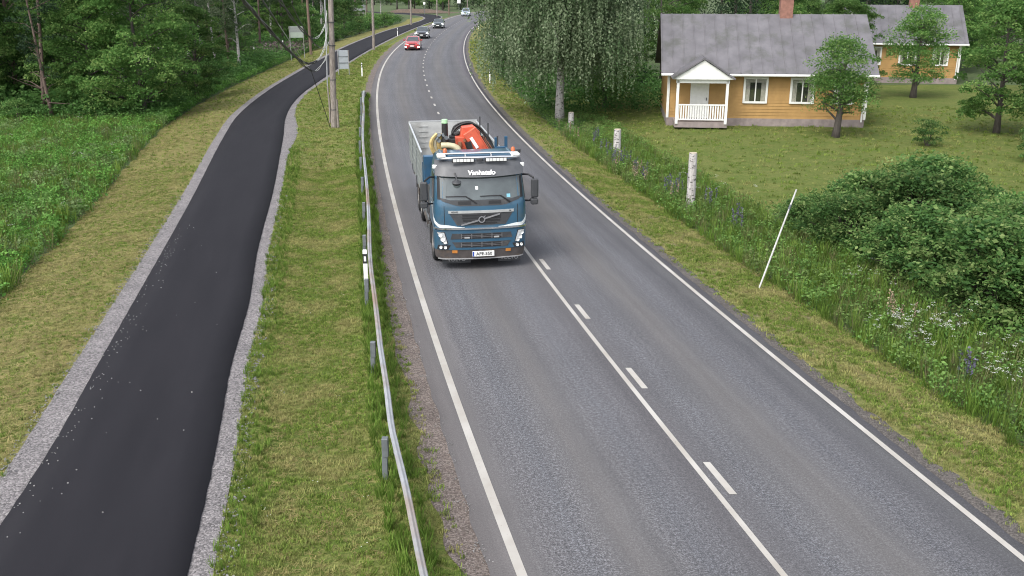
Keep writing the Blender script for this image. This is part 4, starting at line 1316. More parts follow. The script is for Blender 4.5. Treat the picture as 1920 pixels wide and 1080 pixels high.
# ------------------------------------------------------------------ houses across the lawn
def boards(name, c):
    m, nt, bs = nmat(name)
    tc = N(nt, 'ShaderNodeTexCoord').outputs['Object']
    sp = N(nt, 'ShaderNodeSeparateXYZ'); nt.links.new(tc, sp.inputs[0])
    n1 = noise(nt, tc, 2.2, 4)
    cc = ramp(nt, [(.3, [v * .86 for v in c]), (.7, [v * 1.1 for v in c])], n1)
    nt.links.new(cc, bs.inputs['Base Color'])
    bs.inputs['Roughness'].default_value = .75
    return m
YEL = boards('yellow_boards', (.36, .215, .075))
WHT = M('white_painted_wood', (.66, .66, .63), .6, var=.06)
ROOFM = M('grey_roof_sheet', (.125, .12, .13), .6, .1, .22, 1.2, dirt=((.06, .065, .05), .9, .50, .6))
STONE = M('grey_plinth', (.24, .20, .19), .9, var=.2, scale=3)
GLASS = M('window_glass', (.035, .042, .05), .06, var=.1, spec=.8)
T_ROOM_SHADE = M('room_shade_panel', (.02, .02, .02), .9)  # near-black colour stands in for the unlit interior
CURT = M('pale_curtain', (.42, .40, .36), .9, var=.2)
PANE = bpy.data.materials.new('clear_pane')
PANE.use_nodes = True
_n = PANE.node_tree
_n.nodes.clear()
_o, _m = N(_n, 'ShaderNodeOutputMaterial'), N(_n, 'ShaderNodeMixShader')
_t, _g = N(_n, 'ShaderNodeBsdfTransparent'), N(_n, 'ShaderNodeBsdfGlossy')
_g.inputs['Roughness'].default_value = .03
_m.inputs[0].default_value = .14
_n.links.new(_t.outputs[0], _m.inputs[1]); _n.links.new(_g.outputs[0], _m.inputs[2]); _n.links.new(_m.outputs[0], _o.inputs[0])
BRICK = M('chimney_brick', (.24, .12, .09), .9, var=.2)
def house(label, x, y, w, d, hw, rise, rot, wins, door=None, porch=None):
    t = thing('yellow_house', label, 'house', (x, y, gz(x, y) - .05), rot)
    mb = MB(); mb.box((0, d / 2, .22), (w + .06, d + .06, .5)); mb.build('plinth', STONE, t)
    # wall of horizontal boards, each board stepped
    mb = MB()
    nb = int((hw - .45) / .17)
    for i in range(nb):
        z = .47 + .17 * i
        mb.v += []
        o = len(mb.v)
        for zz, e in ((z, .02), (z + .17, .0)):
            for sx, sy in ((-1, 0), (1, 0), (1, 1), (-1, 1)):
                mb.v.append((sx * (w / 2 + e), sy * d + (e if sy else -e), zz))
        for k in range(4):
            mb.f.append((o + k, o + (k + 1) % 4, o + 4 + (k + 1) % 4, o + 4 + k))
        mb.f.append((o, o + 1, o + 2, o + 3))
    zt = .47 + .17 * nb
    for sx in (-1, 1):
        mb.prism([(0, zt), (d, zt), (d / 2, zt + rise - .05)], (sx * w / 2, 0, 0), (0, 1, 0), (0, 0, 1), -.12 * sx)
    mb.build('wall', YEL, t)
    rf = None
    for sgn in (0, 1):
        m2 = MB()
        a = Vector((0, -.5, zt - .5 * rise / (d / 2))) if not sgn else Vector((0, d + .5, zt - .5 * rise / (d / 2)))
        b = Vector((0, d / 2 + (.0 if not sgn else -.0), zt + rise))
        hwid = w / 2 + .45
        up = Vector((0, 0, .10))
        m2.add([(-hwid, a.y, a.z), (hwid, a.y, a.z), (hwid, b.y, b.z), (-hwid, b.y, b.z),
                (-hwid, a.y, a.z + .1), (hwid, a.y, a.z + .1), (hwid, b.y, b.z + .1), (-hwid, b.y, b.z + .1)],
               [(0, 1, 2, 3), (7, 6, 5, 4), (0, 4, 5, 1), (1, 5, 6, 2), (2, 6, 7, 3), (3, 7, 4, 0)])
        for i in range(int(w / .6) + 2):
            xx = -hwid + .05 + i * .6
            if xx < hwid:
                m2.beam((xx, a.y, a.z + .115), (xx, b.y, b.z + .115), .05, .035)
        o = m2.build('roof', ROOFM, t)
        rf = rf or o
    mb = MB(); mb.box((w * .12, d * .5, zt + rise + .35), (.7, .6, 1.3)); mb.box((w * .12, d * .5, zt + rise + 1.03), (.82, .72, .1)); mb.build('chimney', BRICK, rf)
    for (cx, cz, ww, hh) in wins:
        fr = MB()
        for sx in (-1, 1): fr.box((cx + sx * (ww / 2 + .05), -.05, cz), (.11, .09, hh + .2))
        for sz in (-1, 1): fr.box((cx, -.052, cz + sz * (hh / 2 + .05)), (ww, .09, .11))
        fr.box((cx, -.05, cz), (.06, .07, hh))
        f = fr.build('window', WHT, t)
        MB().box((cx, -.016, cz), (ww, .02, hh)).build('room_shade_panel', T_ROOM_SHADE, f)  # dark sheet on the wall face, painted shade in place of a room
        cu = MB()
        for sx in (-1, 1):
            for k in range(4):
                cu.box((cx + sx * (ww / 2 - .035 - .062 * k), -.034 - .006 * (k % 2), cz + .0), (.058, .010, hh - .02))
        cu.box((cx, -.034, cz + hh * .42), (ww - .5, .010, hh * .15))
        cu.build('curtain', CURT, f)
        MB().box((cx, -.062, cz), (ww, .006, hh)).build('pane', PANE, f)
    if door:
        f = MB().box((door, -.05, 1.5), (1.0, .08, 2.05)).build('door', WHT, t)
        MB().box((door + .38, -.11, 1.5), (.04, .06, .16)).build('handle', METAL_D, f)
    for sx in (-1, 1):
        MB().box((sx * (w / 2 + .005), -.03, (zt + .47) / 2), (.14, .10, zt - .47)).build('corner_board', WHT, t)
    gt = MB(); gt.tube([(-w / 2 - .45, -.56, zt - .5 * rise / (d / 2) + .02), (w / 2 + .45, -.56, zt - .5 * rise / (d / 2) + .02)], .07, 8); gt.build('gutter', WHT, t, smooth=40)
    dpz = zt - .5 * rise / (d / 2)
    gt = MB(); gt.tube([(w / 2 - .15, -.56, dpz), (w / 2 - .15, -.12, dpz - .35), (w / 2 - .15, -.12, .35)], .045, 8); gt.build('downpipe', WHT, t, smooth=40)
    if porch:
        px, pw, pd = porch
        mb = MB()
        for sx in (-1, 1): mb.box((px + sx * pw / 2, -pd, 1.5), (.14, .14, 2.3))
        mb.box((px, -pd, 1.36), (pw, .07, .07)); mb.box((px, -pd, .58), (pw, .06, .06)); mb.box((px, -pd - .01, 2.62), (pw + .2, .12, .22))
        for k in range(int(pw / .13)):
            mb.box((px - pw / 2 + .1 + .13 * k, -pd, .97), (.075, .03, .74))
        mb.build('porch_frame', WHT, t)
        mb = MB(); mb.box((px, -pd / 2, .3), (pw + .2, pd, .3)); mb.build('porch_floor', STONE, t)
        mb = MB()
        mb.prism([(-pw / 2 - .3, 0), (pw / 2 + .3, 0), (0, 1.0)], (px, -pd - .25, 2.72), (1, 0, 0), (0, 0, 1), -(pd + .3))
        mb.build('porch_gable', WHT, t)
        for sx in (-1, 1):
            mb = MB(); mb.beam((px + sx * (pw / 2 + .35), -pd / 2 - .1, 2.75), (px, -pd / 2 - .1, 3.82), .08, pd + .5, up=(0, 1, 0))
            mb.build('porch_roof', ROOFM, t)
    return t
house('yellow board house with a grey sheet roof, white porch and brick chimney across the lawn', 13.9, 52.5, 10.6, 7.0, 3.3, 2.6, -.10,
      [(-.6, 2.0, 1.1, 1.2), (1.9, 2.0, 1.1, 1.2), (4.1, 2.0, .9, 1.2)], -3.6, (-3.6, 2.6, 1.6))
house('smaller yellow house farther back to the right behind the garden trees', 30.5, 76.0, 8.4, 6.5, 3.4, 2.4, -.2, [(-2.2, 2.1, 1.1, 1.2), (.4, 2.1, 1.1, 1.2), (2.8, 2.1, 1.0, 1.2)])

# ------------------------------------------------------------------ cars
TYRE = M('tyre_rubber', (.018, .018, .019), .85, var=.3, dirt=((.10, .09, .08), 6, .55, .5))
RIM = M('alloy_rim', (.40, .41, .42), .35, .6)
LAMP_ON = emit_mat('lit_headlamp', (.95, .97, 1.0), 2.2)
CLEAR = M('clear_lamp_lens', (.55, .57, .58), .08, .3, spec=.8)
CGLASS = M('car_glass', (.055, .065, .07), .05, var=.15, scale=2, spec=.9)
PLATE = M('number_plate', (.74, .74, .71), .5, var=.03)
BLACKTRIM = M('black_trim', (.018, .018, .02), .45)
def wheel(parent, x, y, r, w, side, name='wheel', rimm=None):
    """tyre with tread shoulders, rim with spokes; side -1/+1 says which face is outward"""
    t = MB().lathe([(-w / 2, r * .62), (-w / 2, r * .93), (-w * .36, r), (w * .36, r), (w / 2, r * .93), (w / 2, r * .62), (-w / 2, r * .62)], (x, y, r), (1, 0, 0), 28).build(name, TYRE, parent, smooth=35)
    mb = MB()
    f = x + side * w * .36
    mb.lathe([(0, .0), (0, r * .2), (-side * .04, r * .28), (-side * .05, r * .52), (side * .02, r * .56), (side * .03, r * .63), (-side * w * .3, r * .63)], (f, y, r), (1, 0, 0), 24)
    for k in range(6):
        a = k * math.pi / 3
        mb.beam((f - side * .012, y + math.cos(a) * r * .2, r + math.sin(a) * r * .2), (f - side * .012, y + math.cos(a) * r * .57, r + math.sin(a) * r * .57), r * .13, .03, up=(1, 0, 0))
    mb.build('rim', rimm or RIM, t, smooth=35)
    return t

def car(label, paint, loc, heading, L=4.3, W=1.78, H=1.47, hood=.98, ws=(-.20, -.02), rear=(.46, .34), lit=True, plate='', belt=None):
    t = thing('car', label, 'car', loc, heading)
    belt = belt or hood + .02
    st_ = [(-.5, .36, .36, .62), (-.488, .44, .22, .70), (-.455, .475, .18, hood - .20), (-.40, .492, .17, hood - .12), (-.30, .5, .17, hood - .05), (ws[0], .5, .17, hood),
           (.0, .5, .17, belt + .01), (.2, .5, .17, belt + .03), (.36, .5, .18, belt + .04), (.46, .47, .24, belt + .02), (.492, .44, .34, belt - .05), (.5, .38, .42, belt - .20)]
    mb = MB()
    prof = lambda hw, zb, zt: [(-hw * .80, zb), (-hw * .97, zb + .08), (-hw, zb + (zt - zb) * .45), (-hw * .985, zb + (zt - zb) * .75), (-hw * .90, zt - .015), (-hw * .5, zt + .025), (0, zt + .035)]
    n = 0
    for (fy, fw, zb, zt) in st_:
        p = prof(fw * W, zb, zt)
        p = p + [(-x, z) for x, z in reversed(p[:-1])]
        n = len(p)
        mb.v += [(x, fy * L, z) for x, z in p]
    for a in range(len(st_) - 1):
        for k in range(n):
            k2 = (k + 1) % n
            mb.f.append((a * n + k, (a + 1) * n + k, (a + 1) * n + k2, a * n + k2))
    mb.f.append(tuple(range(n))); mb.f.append(tuple(reversed(range((len(st_) - 1) * n, len(st_) * n))))
    body = mb.build('body', paint, t, smooth=50)
    # cabin
    yb0, yb1, yt0, yt1 = ws[0] * L, rear[0] * L, ws[1] * L, rear[1] * L
    hb, ht = .465 * W, .375 * W
    zb = belt - .02
    Bq = [(-hb * .92, yb0, hood - .01), (hb * .92, yb0, hood - .01), (hb, yb0 + .25, zb), (hb, yb1, zb), (-hb, yb1, zb), (-hb, yb0 + .25, zb)]
    Tq = [(-ht * .92, yt0, H - .05), (ht * .92, yt0, H - .05), (ht, yt0 + .2, H - .02), (ht * .97, yt1, H - .05), (-ht * .97, yt1, H - .05), (-ht, yt0 + .2, H - .02)]
    Cq = [(x * .75, y_ + (.12 if i in (0, 1) else (-.1 if i in (3, 4) else 0)), H + .0) for i, (x, y_, z) in enumerate(Tq)]
    mb = MB(); mb.v = Bq + Tq + Cq
    for a in (0, 6):
        mb.f += [(a + k, a + (k + 1) % 6, a + 6 + (k + 1) % 6, a + 6 + k) for k in range(6)]
    mb.f.append(tuple(range(12, 18)))
    cabin = mb.build('cabin', paint, t, smooth=50)
    def pane(ids, name, e=.07, off=.012):
        q = [Vector(mb.v[i]) for i in ids]
        c = sum(q, Vector()) / 4
        nn = (q[1] - q[0]).cross(q[2] - q[0]).normalized()
        if nn.dot(c - Vector((0, 0, H * .6))) < 0: nn = -nn
        q = [c + (p - c) * (1 - e) + nn * off for p in q]
        q2 = [p - nn * .02 for p in q]
        m3 = MB(); m3.add(q + q2, [(0, 1, 2, 3), (7, 6, 5, 4)] + [(i, 4 + i, 4 + (i + 1) % 4, (i + 1) % 4) for i in range(4)])
        m3.build(name, CGLASS, t)
    pane((0, 1, 7, 6), 'windscreen')
    pane((3, 4, 10, 9), 'rear_window')
    pane((2, 3, 9, 8), 'side_window'); pane((4, 5, 11, 10), 'side_window')
    f = -L / 2
    for s in (-1, 1):
        q = MB(); q.prism([(0, 0), (.36, .02), (.40, .15), (.12, .17)] if s > 0 else [(0, 0), (-.12, .17), (-.40, .15), (-.36, .02)],
                          (s * .40 * W - s * .20, f + .13, hood - .36), (1, 0, 0), (0, 0, 1), -.10)
        q = q if True else q
        for i, v in enumerate(q.v):
            q.v[i] = (v[0], v[1] + abs(v[0]) ** 2 * .13 - .08, v[2])
        q.build('headlight', LAMP_ON if lit == 'main' else CLEAR, t)
        d = MB(); d.box((s * .40 * W, f + .05, .40), (.22, .10, .15)); d.build('running_light', LAMP_ON if lit is True else CLEAR, t)
        mr = MB(); mr.box((s * (.5 * W + .11), ws[0] * L + .30, belt + .08), (.20, .12, .15)); mr.beam((s * .46 * W, ws[0] * L + .3, belt + .03), (s * (.5 * W + .05), ws[0] * L + .3, belt + .05), .05, .05)
        mr.build('mirror', paint, t, bevel=.02)
        for yy in (-.305, .30):
            wheel(t, s * (.5 * W - .11), yy * L, .315, .205, s)
    MB().box((0, f + .02, hood - .27), (.42 * W, .10, .09)).build('grille', BLACKTRIM, t, bevel=.01)
    MB().box((0, f + .03, .30), (.52 * W, .10, .14)).build('intake', BLACKTRIM, t, bevel=.02)
    pl = MB().box((0, f - .035, .50), (.46, .02, .11)).build('number_plate', PLATE, t)
    return t
def hd(y, k=.44):
    x0, x1 = xL(y) * (1 - k) + xR(y) * k, xL(y + 1) * (1 - k) + xR(y + 1) * k
    return math.atan2(-(float(x1) - float(x0)), 1.0)
RED = M('red_car_paint', (.42, .035, .035), .25, .2, .05, coat=1.0)
BLK = M('black_car_paint', (.012, .012, .016), .2, .2, .05, coat=1.0)
GRN = M('dark_green_car_paint', (.018, .030, .030), .2, .3, .05, coat=1.0)
SLV = M('pale_blue_car_paint', (.40, .48, .56), .25, .3, .05, coat=1.0)
car('red hatchback with white running lights, first car following the truck', RED, (-11.42, 112.9, .03), hd(111) * .55, 4.1, 1.76, 1.46)
car('black car with yellowish lit headlights close behind the red hatchback', BLK, (-12.42, 136.2, .03), hd(134) * .5, 4.5, 1.8, 1.5, lit='main')
car('dark green car with lit headlights behind the black car', GRN, (-12.36, 165.8, .03), hd(164), 4.5, 1.8, 1.48, lit='main')
car('pale blue car farthest along the road where it bends away', SLV, (-10.4, 223.5, .03), hd(222) * .6, 4.4, 1.85, 1.75, hood=1.06, lit='main')

# ------------------------------------------------------------------ the truck
T_BLUE = M('blue_truck_paint', (.030, .095, .160), .35, .12, .10, 2, dirt=((.11, .12, .12), 1.4, .52, .40), coat=.5)
T_DARK = M('dark_grey_plastic', (.040, .042, .046), .55, dirt=((.12, .11, .10), 4, .52, .5))
T_BLACK = M('matt_black', (.014, .014, .016), .6)
T_CHASSIS = M('dirty_chassis', (.05, .045, .042), .75, var=.3, dirt=((.15, .12, .10), 3, .48, .8))
T_BUMP = M('road_dirty_bumper', (.075, .065, .062), .7, var=.2, dirt=((.16, .11, .07), 2.5, .52, .7))
CHROME = M('polished_chrome', (.78, .79, .80), .14, .95, .05)
SILVER = M('silver_trim', (.52, .53, .53), .32, .5, .08)
STRIPE = M('white_stripe_film', (.58, .61, .61), .4, var=.1, scale=20)
SCREEN = M('windscreen_glass', (.070, .085, .086), .07, .0, .35, 1.6, spec=.9)  # blotchy grey base colour stands in for reflections on the glass
ALU = M('brushed_aluminium_panel', (.26, .28, .275), .5, .25, .12, 2, dirt=((.17, .17, .155), 1.8, .5, .6))
ALU_L = M('pale_aluminium_floor', (.40, .405, .395), .6, .2, .14, 3, dirt=((.24, .23, .21), 2.2, .55, .6))
BEDB = M('blue_steel', (.025, .085, .16), .4, .1, .15, 3, dirt=((.07, .08, .08), 2, .55, .5))
CR_RED = M('crane_red_paint', (.56, .105, .055), .4, .05, .14, 4, dirt=((.20, .06, .03), 3.5, .58, .6))
CR_BLACK = M('hydraulic_hose_black', (.017, .016, .016), .5, var=.3)
CR_CREAM = M('cream_pipe', (.46, .41, .27), .5, var=.14, dirt=((.20, .17, .11), 4, .55, .6))
CR_YEL = M('worn_yellow_steel', (.50, .37, .15), .5, var=.2, dirt=((.12, .09, .06), 5, .52, .7))
BEACON = M('orange_beacon_lens', (.42, .10, .025), .2, var=.1, spec=.7)
LIME = M('pale_green_cap', (.42, .72, .40), .4)
WHITE_T = M('white_lettering', (.80, .80, .80), .5, var=.02)
BLACK_T = M('black_lettering', (.02, .02, .02), .5, var=.02)
GREY_T = M('grey_lettering', (.33, .33, .33), .6, var=.05)
LAMP_W = M('white_lamp_lens', (.74, .75, .73), .12, .1, .1, spec=.8)
STICK = M('blue_sticker', (.18, .42, .52), .5)
ORANGE = M('orange_marker', (.55, .22, .05), .4)
RUST = M('rusty_brown_steel', (.20, .09, .05), .8, var=.3)

TX, TY, TROT = -1.03, 26.05, R(9.2)
truck = thing('crane_truck', 'blue flatbed truck with a red folding crane behind its cab driving toward the camera', 'truck', (TX, TY, .026), TROT)

_zk = [.30, .60, 1.15, 1.75, 1.92, 2.55, 2.86, 2.99]
_Fk = [-1.27, -1.335, -1.345, -1.32, -1.29, -1.10, -.92, -.72]
_Wk = [1.21, 1.245, 1.25, 1.25, 1.24, 1.185, 1.12, 1.05]
RC, BUL = .30, .075
def cabP(s, z, off=0.0):
    F, W = float(np.interp(z, _zk, _Fk)), float(np.interp(z, _zk, _Wk))
    w = W - RC
    a = abs(s); sg = 1 if s >= 0 else -1
    if a < w:
        x, y, n = a, F + BUL * (a / w) ** 2, (2 * BUL * a / w ** 2 * -0.0, -1.0)
    elif a < w + RC * math.pi / 2:
        t = (a - w) / RC
        x, y, n = w + RC * math.sin(t), F + BUL + RC * (1 - math.cos(t)), (math.sin(t), -math.cos(t))
    else:
        x, y, n = W, F + BUL + RC + (a - w - RC * math.pi / 2), (1.0, 0.0)
    return Vector((sg * (x + n[0] * off), y + n[1] * off, z))
def patch(s0, s1, z0, z1, off, thick, ns=10, nz=3):
    """slab that follows the front of the cab; s and z limits may be functions"""
    fz0 = z0 if callable(z0) else (lambda s: z0)
    fz1 = z1 if callable(z1) else (lambda s: z1)
    mb = MB()
    for o_ in (off, off - thick):
        for j in range(nz + 1):
            b = j / nz
            sa = s0[0] + (s0[1] - s0[0]) * b if hasattr(s0, '__len__') else s0
            sb = s1[0] + (s1[1] - s1[0]) * b if hasattr(s1, '__len__') else s1
            for i in range(ns + 1):
                s = sa + (sb - sa) * i / ns
                z = fz0(s) + (fz1(s) - fz0(s)) * b
                mb.v.append(tuple(cabP(s, z, o_)))
    m, q = ns + 1, (ns + 1) * (nz + 1)
    for j in range(nz):
        for i in range(ns):
            a = j * m + i
            mb.f.append((a, a + 1, a + m + 1, a + m)); mb.f.append((q + a + m, q + a + m + 1, q + a + 1, q + a))
    for i in range(ns):
        mb.f.append((i + 1, i, q + i, q + i + 1)); t = nz * m + i; mb.f.append((t, t + 1, q + t + 1, q + t))
    for j in range(nz):
        a = j * m; mb.f.append((a, a + m, q + a + m, q + a)); a = j * m + ns; mb.f.append((a + m, a, q + a, q + a + m))
    return mb
# cab shell: rings from above the wheel to a crowned roof
REAR = .44
mb = MB()
ringz = [1.10, 1.15, 1.45, 1.75, 1.92, 2.25, 2.55, 2.75, 2.86, 2.95, 2.99]
nr_ = 0
for z in ringz:
    W = float(np.interp(z, _zk, _Wk)); F = float(np.interp(z, _zk, _Fk))
    smax = (W - RC) + RC * math.pi / 2 + (REAR - (F + BUL + RC))
    ss = [-smax, -smax * .7] + list(np.linspace(-(W + .18), W + .18, 23)) + [smax * .7, smax]
    ring = [cabP(s, z) for s in ss]
    nr_ = len(ring)
    mb.v += [tuple(p) for p in ring]
for a in range(len(ringz) - 1):
    for k in range(nr_):
        k2 = (k + 1) % nr_
        mb.f.append((a * nr_ + k, a * nr_ + k2, (a + 1) * nr_ + k2, (a + 1) * nr_ + k))
top = (len(ringz) - 1) * nr_
for i, (kx, kz) in enumerate(((.9, 3.035), (.6, 3.06))):
    o = len(mb.v)
    for k in range(nr_):
        p = mb.v[top + k]; mb.v.append((p[0] * kx, (p[1] + .15) * kx - .15, kz))
    b0 = top if i == 0 else o - nr_
    for k in range(nr_):
        k2 = (k + 1) % nr_
        mb.f.append((b0 + k, b0 + k2, o + k2, o + k))
mb.f.append(tuple(range(len(mb.v) - nr_, len(mb.v))))
mb.f.append(tuple(reversed(range(nr_))))
mb.build('cab', T_BLUE, truck, smooth=45)
# roof ribs
mb = MB()
for x in (-.95, .95): mb.beam((x, -.60, 3.03), (x, .40, 3.03), .06, .05)
mb.build('roof_rib', T_BLUE, truck, bevel=.01)

cut = lambda s: 1.80 + .14 * sm((abs(s) - .55) / .6) + .12 * sm((abs(s) - 1.0) / .25)
patch(-1.10, 1.10, lambda s: 1.955 + .06 * sm((abs(s) - .8) / .3), 2.66, .006, .02, 16, 5).build('windscreen', SCREEN, truck, smooth=60)
gl = patch(-1.135, 1.135, lambda s: float(cut(s)), lambda s: 1.952 + .06 * float(sm((abs(s) - .8) / .3)), .012, .03, 20, 3).build('cowl', T_DARK, truck, smooth=60)
for s0 in (-.62, .20):
    patch(s0, s0 + .34, 1.845, 1.925, .022, .02, 4, 1).build('vent', T_BLACK, gl)
for sg in (-1, 1):
    patch(sg * 1.085, sg * 1.175, 1.97, 2.66, .010, .02, 3, 4).build('pillar_trim', T_BLACK, truck, smooth=60)
    # side glass and quarter light
    patch(sg * 1.42, sg * 2.02, (lambda s: 2.0 - .14 * float(sm((abs(s) - 1.42) / .5))), 2.56, .006, .02, 6, 3).build('side_window', CGLASS, truck, smooth=60)
    patch(sg * 1.36, sg * 1.40, 1.9, 2.6, .012, .02, 2, 3).build('window_frame', T_BLACK, truck)
    patch(sg * 1.40, sg * 2.06, 1.18, 1.86, .008, .02, 5, 3).build('door', T_BLUE, truck, smooth=60)
# sun visor, a dark hood standing proud of the windscreen
VISOR = M('grey_visor_plastic', (.075, .078, .085), .45, var=.12)
vis = patch(-1.13, 1.13, lambda s: 2.60 - .05 * math.cos(s * 1.25), lambda s: 2.965 - .02 * abs(s), .13, .05, 18, 4).build('sun_visor', VISOR, truck, smooth=50)
pv, qv = cabP(.02, 2.65, .14), cabP(.02, 2.77, .14)
tilt = math.atan2((qv - pv).z, (qv - pv).y)
text('Vanhatalo', .185, WHITE_T, 'lettering', truck, tuple(cabP(.03, 2.665, .158)), (tilt, 0, 0), .006, .12, .006)
for sg in (-1, 1):
    b = cabP(sg * 1.02, 2.86, .06)
    mb = MB(); mb.box(tuple(b + Vector((sg * .10, .02, -.07))), (.20, .10, .11)); mb.build('marker_lamp', LAMP_W, truck, bevel=.02)
# grille with silver bar, emblem and diagonal
patch((-.66, -.86), (.66, .86), 1.275, 1.60, .006, .02, 14, 3).build('grille', T_DARK, truck, smooth=60)
for z, wd in ((1.335, .42), (1.405, .50), (1.475, .52), (1.545, .52)):
    patch(-wd, wd, z - .018, z + .018, .02, .015, 8, 1).build('grille_slat', T_BLACK, truck)
patch(-.885, .885, 1.605, 1.675, .022, .03, 14, 1).build('grille_bar', SILVER, truck, smooth=60)
ang = math.atan2(.26, 1.02)
for (s0, s1) in ((-.56, -.085), (.085, .50)):
    mb = MB(); mb.beam(cabP(s0, 1.435 + s0 * .27, .035), cabP(s1, 1.435 + s1 * .27, .035), .02, .042, up=(0, 0, 1)); mb.build('diagonal_bar', CHROME, truck)
c = cabP(0, 1.435, .035)
mb = MB(); mb.lathe([(0, .062), (0, .092), (.03, .092), (.03, .062), (0, .062)], (c.x, c.y + .012, c.z), (0, -1, 0), 28)
mb.beam((c.x + .055, c.y - .004, c.z + .062), (c.x + .10, c.y - .004, c.z + .105), .022, .022)
mb.build('emblem', CHROME, truck, smooth=35)
text('VOLVO', .055, BLACK_T, 'lettering', truck, tuple(cabP(-.72, 1.64, .026)), (R(90), 0, R(-7)), .003, 0, .002)
text('FM', .045, BLACK_T, 'lettering', truck, tuple(cabP(.78, 1.64, .026)), (R(90), 0, R(8)), .003, 0, .001)
# panel seams beside the grille
for sg in (-1, 1):
    patch(sg * .985, sg * 1.0, 1.26, 1.80, .003, .01, 1, 3).build('panel_seam', T_BLACK, truck)
# chrome band and the white sweep that climbs the flanks
patch(-1.34, 1.34, 1.165, 1.205, .035, .04, 26, 1).build('chrome_band', CHROME, truck, smooth=60)
def sw0(s): return 1.212 + .62 * max(0, abs(s) - 1.12) ** 1.15
def sw1(s): return sw0(s) + .012 + .070 * float(sm((abs(s) - .48) / .55))
for sg in (-1, 1):
    patch(sg * .46, sg * 1.92, sw0, sw1, .012, .015, 22, 1).build('white_sweep', STRIPE, truck, smooth=60)
patch(-1.30, 1.30, 1.115, 1.16, -.005, .05, 20, 1).build('shadow_gap', T_BLACK, truck)
LATT = M('lattice_grey', (.11, .11, .115), .55)
# bumper
bmp = patch(-1.62, 1.62, .60, 1.11, .015, .20, 30, 5).build('bumper', T_BLUE, truck, smooth=50)
patch(-1.56, 1.56, .34, .597, .0, .20, 30, 3).build('lower_bumper', T_BUMP, truck, smooth=50)
patch(-1.2, 1.2, .315, .345, .02, .08, 20, 1).build('under_lip', GREY_T, truck)
for (zz0, zz1, a, b) in ((.90, 1.055, .84, .80), (.665, .815, .70, .80)):
    patch((-a, -b), (a, b), zz0, zz1, .024, .02, 12, 2).build('bumper_grille', T_DARK, truck, smooth=60)
    patch(-.55, .55, zz0 + .015, zz1 - .015, .030, .01, 10, 1).build('grille_mesh', T_BLACK, truck)
    for k in range(1, 3):
        patch(-.55, .55, zz0 + .015 + (zz1 - zz0 - .03) * k / 3 - .006, zz0 + .015 + (zz1 - zz0 - .03) * k / 3 + .006, .036, .01, 8, 1).build('lattice_bar', LATT, truck)
    for s in (-.55, -.275, 0, .275, .55):
        patch(s - .012, s + .012, zz0 + .012, zz1 - .012, .038, .01, 1, 1).build('lattice_bar', LATT, truck)
for s in (-.40, .40):
    patch(s - .07, s + .07, .925, .965, .05, .02, 2, 1).build('grille_lamp', SILVER, truck)
for sg in (-1, 1):
    h = patch((sg * 1.02, sg * .93) if 0 else (sg * .90, sg * .99), (sg * 1.02, sg * 1.22), .76, 1.10, .022, .03, 5, 4).build('headlight', T_BLACK, truck, smooth=60)
    patch((sg * .925, sg * 1.005), (sg * 1.005, sg * 1.20), .775, 1.085, .030, .01, 4, 4).build('lamp_lens', CLEAR, h, smooth=60)
    for z, s, r in ((1.02, 1.09, .058), (.91, 1.04, .062), (.82, .985, .045)):
        c = cabP(sg * s, z, .034)
        MB().lathe([(0, .0), (0, r * .5), (.012, r * .9), (.02, r)], tuple(c), (cabP(sg * s, z, .05) - c), 16).build('reflector_bowl', LAMP_W, h, smooth=50)
    fg = patch((sg * .90, sg * .84), (sg * 1.22, sg * 1.18), .615, .735, .022, .02, 5, 2).build('foglight', T_BLACK, truck, smooth=60)
    for s in (.98, 1.09):
        c = cabP(sg * s, .675, .026)
        MB().lathe([(0, .0), (.012, .03), (.02, .042), (0, .045)], tuple(c), (cabP(sg * s, .675, .06) - c), 14).build('lamp_lens', LAMP_W, fg, smooth=50)
    patch(sg * .80, sg * .66, .50, .585, .012, .02, 2, 1).build('marker_patch', ORANGE, truck)
# number plate
pc = cabP(0.04, .475, .035)
MB().box(tuple(pc), (.60, .03, .15)).build('number_plate', PLATE, truck, bevel=.008)
text('APE-550', .125, BLACK_T, 'lettering', truck, (pc.x + .02, pc.y - .018, pc.z), (R(90), 0, 0), .002, 0, .002)
MB().box((pc.x - .275, pc.y - .017, pc.z), (.04, .004, .13)).build('plate_band', M('plate_blue', (.02, .06, .35), .5), truck)
# mud flaps with raised letters
for x, w_, tx in ((-.66, .78, 'VOLVO'), (.80, .62, 'VOLVO')):
    f = MB().box((x, -1.02, .25), (w_, .03, .20)).build('mud_flap', T_DARK, truck)
    text(tx, .15, GREY_T, 'lettering', f, (x, -1.038, .25), (R(90), 0, 0), .003, 0, .002)
# wipers
for s0, s1, s2 in ((-.94, -.38, -.12), (-.02, .56, .80)):
    mb = MB()
    mb.tube([cabP(s0, 2.05, .03), cabP((s0 + s1) / 2, 2.056, .035), cabP(s1, 2.05, .03)], .014, 6)
    mb.tube([cabP(s1 - .02, 2.05, .045), cabP((s1 + s2) / 2, 1.96, .05), cabP(s2, 1.87, .04)], .017, 6)
    mb.build('wiper', T_BLACK, truck, smooth=60)
# things seen in and on the windscreen
patch(.70, .80, 1.99, 2.08, .010, .008, 2, 1).build('sticker', STICK, truck)
patch(-.14, -.07, 2.22, 2.30, .009, .008, 2, 1).build('sticker', WHITE_T, truck)
# ramp mirror hanging over the windscreen
mb = MB(); mb.tube([cabP(-.68, 2.66, .16), cabP(-.66, 2.57, .32), cabP(-.66, 2.45, .34)], .022, 8)
mb.lathe([(-.05, .0), (-.04, .10), (.02, .13), (.07, .06), (.075, 0)], tuple(cabP(-.66, 2.45, .30)), (0, -.2, 1), 16)
mb.build('ramp_mirror', T_DARK, truck, smooth=60)
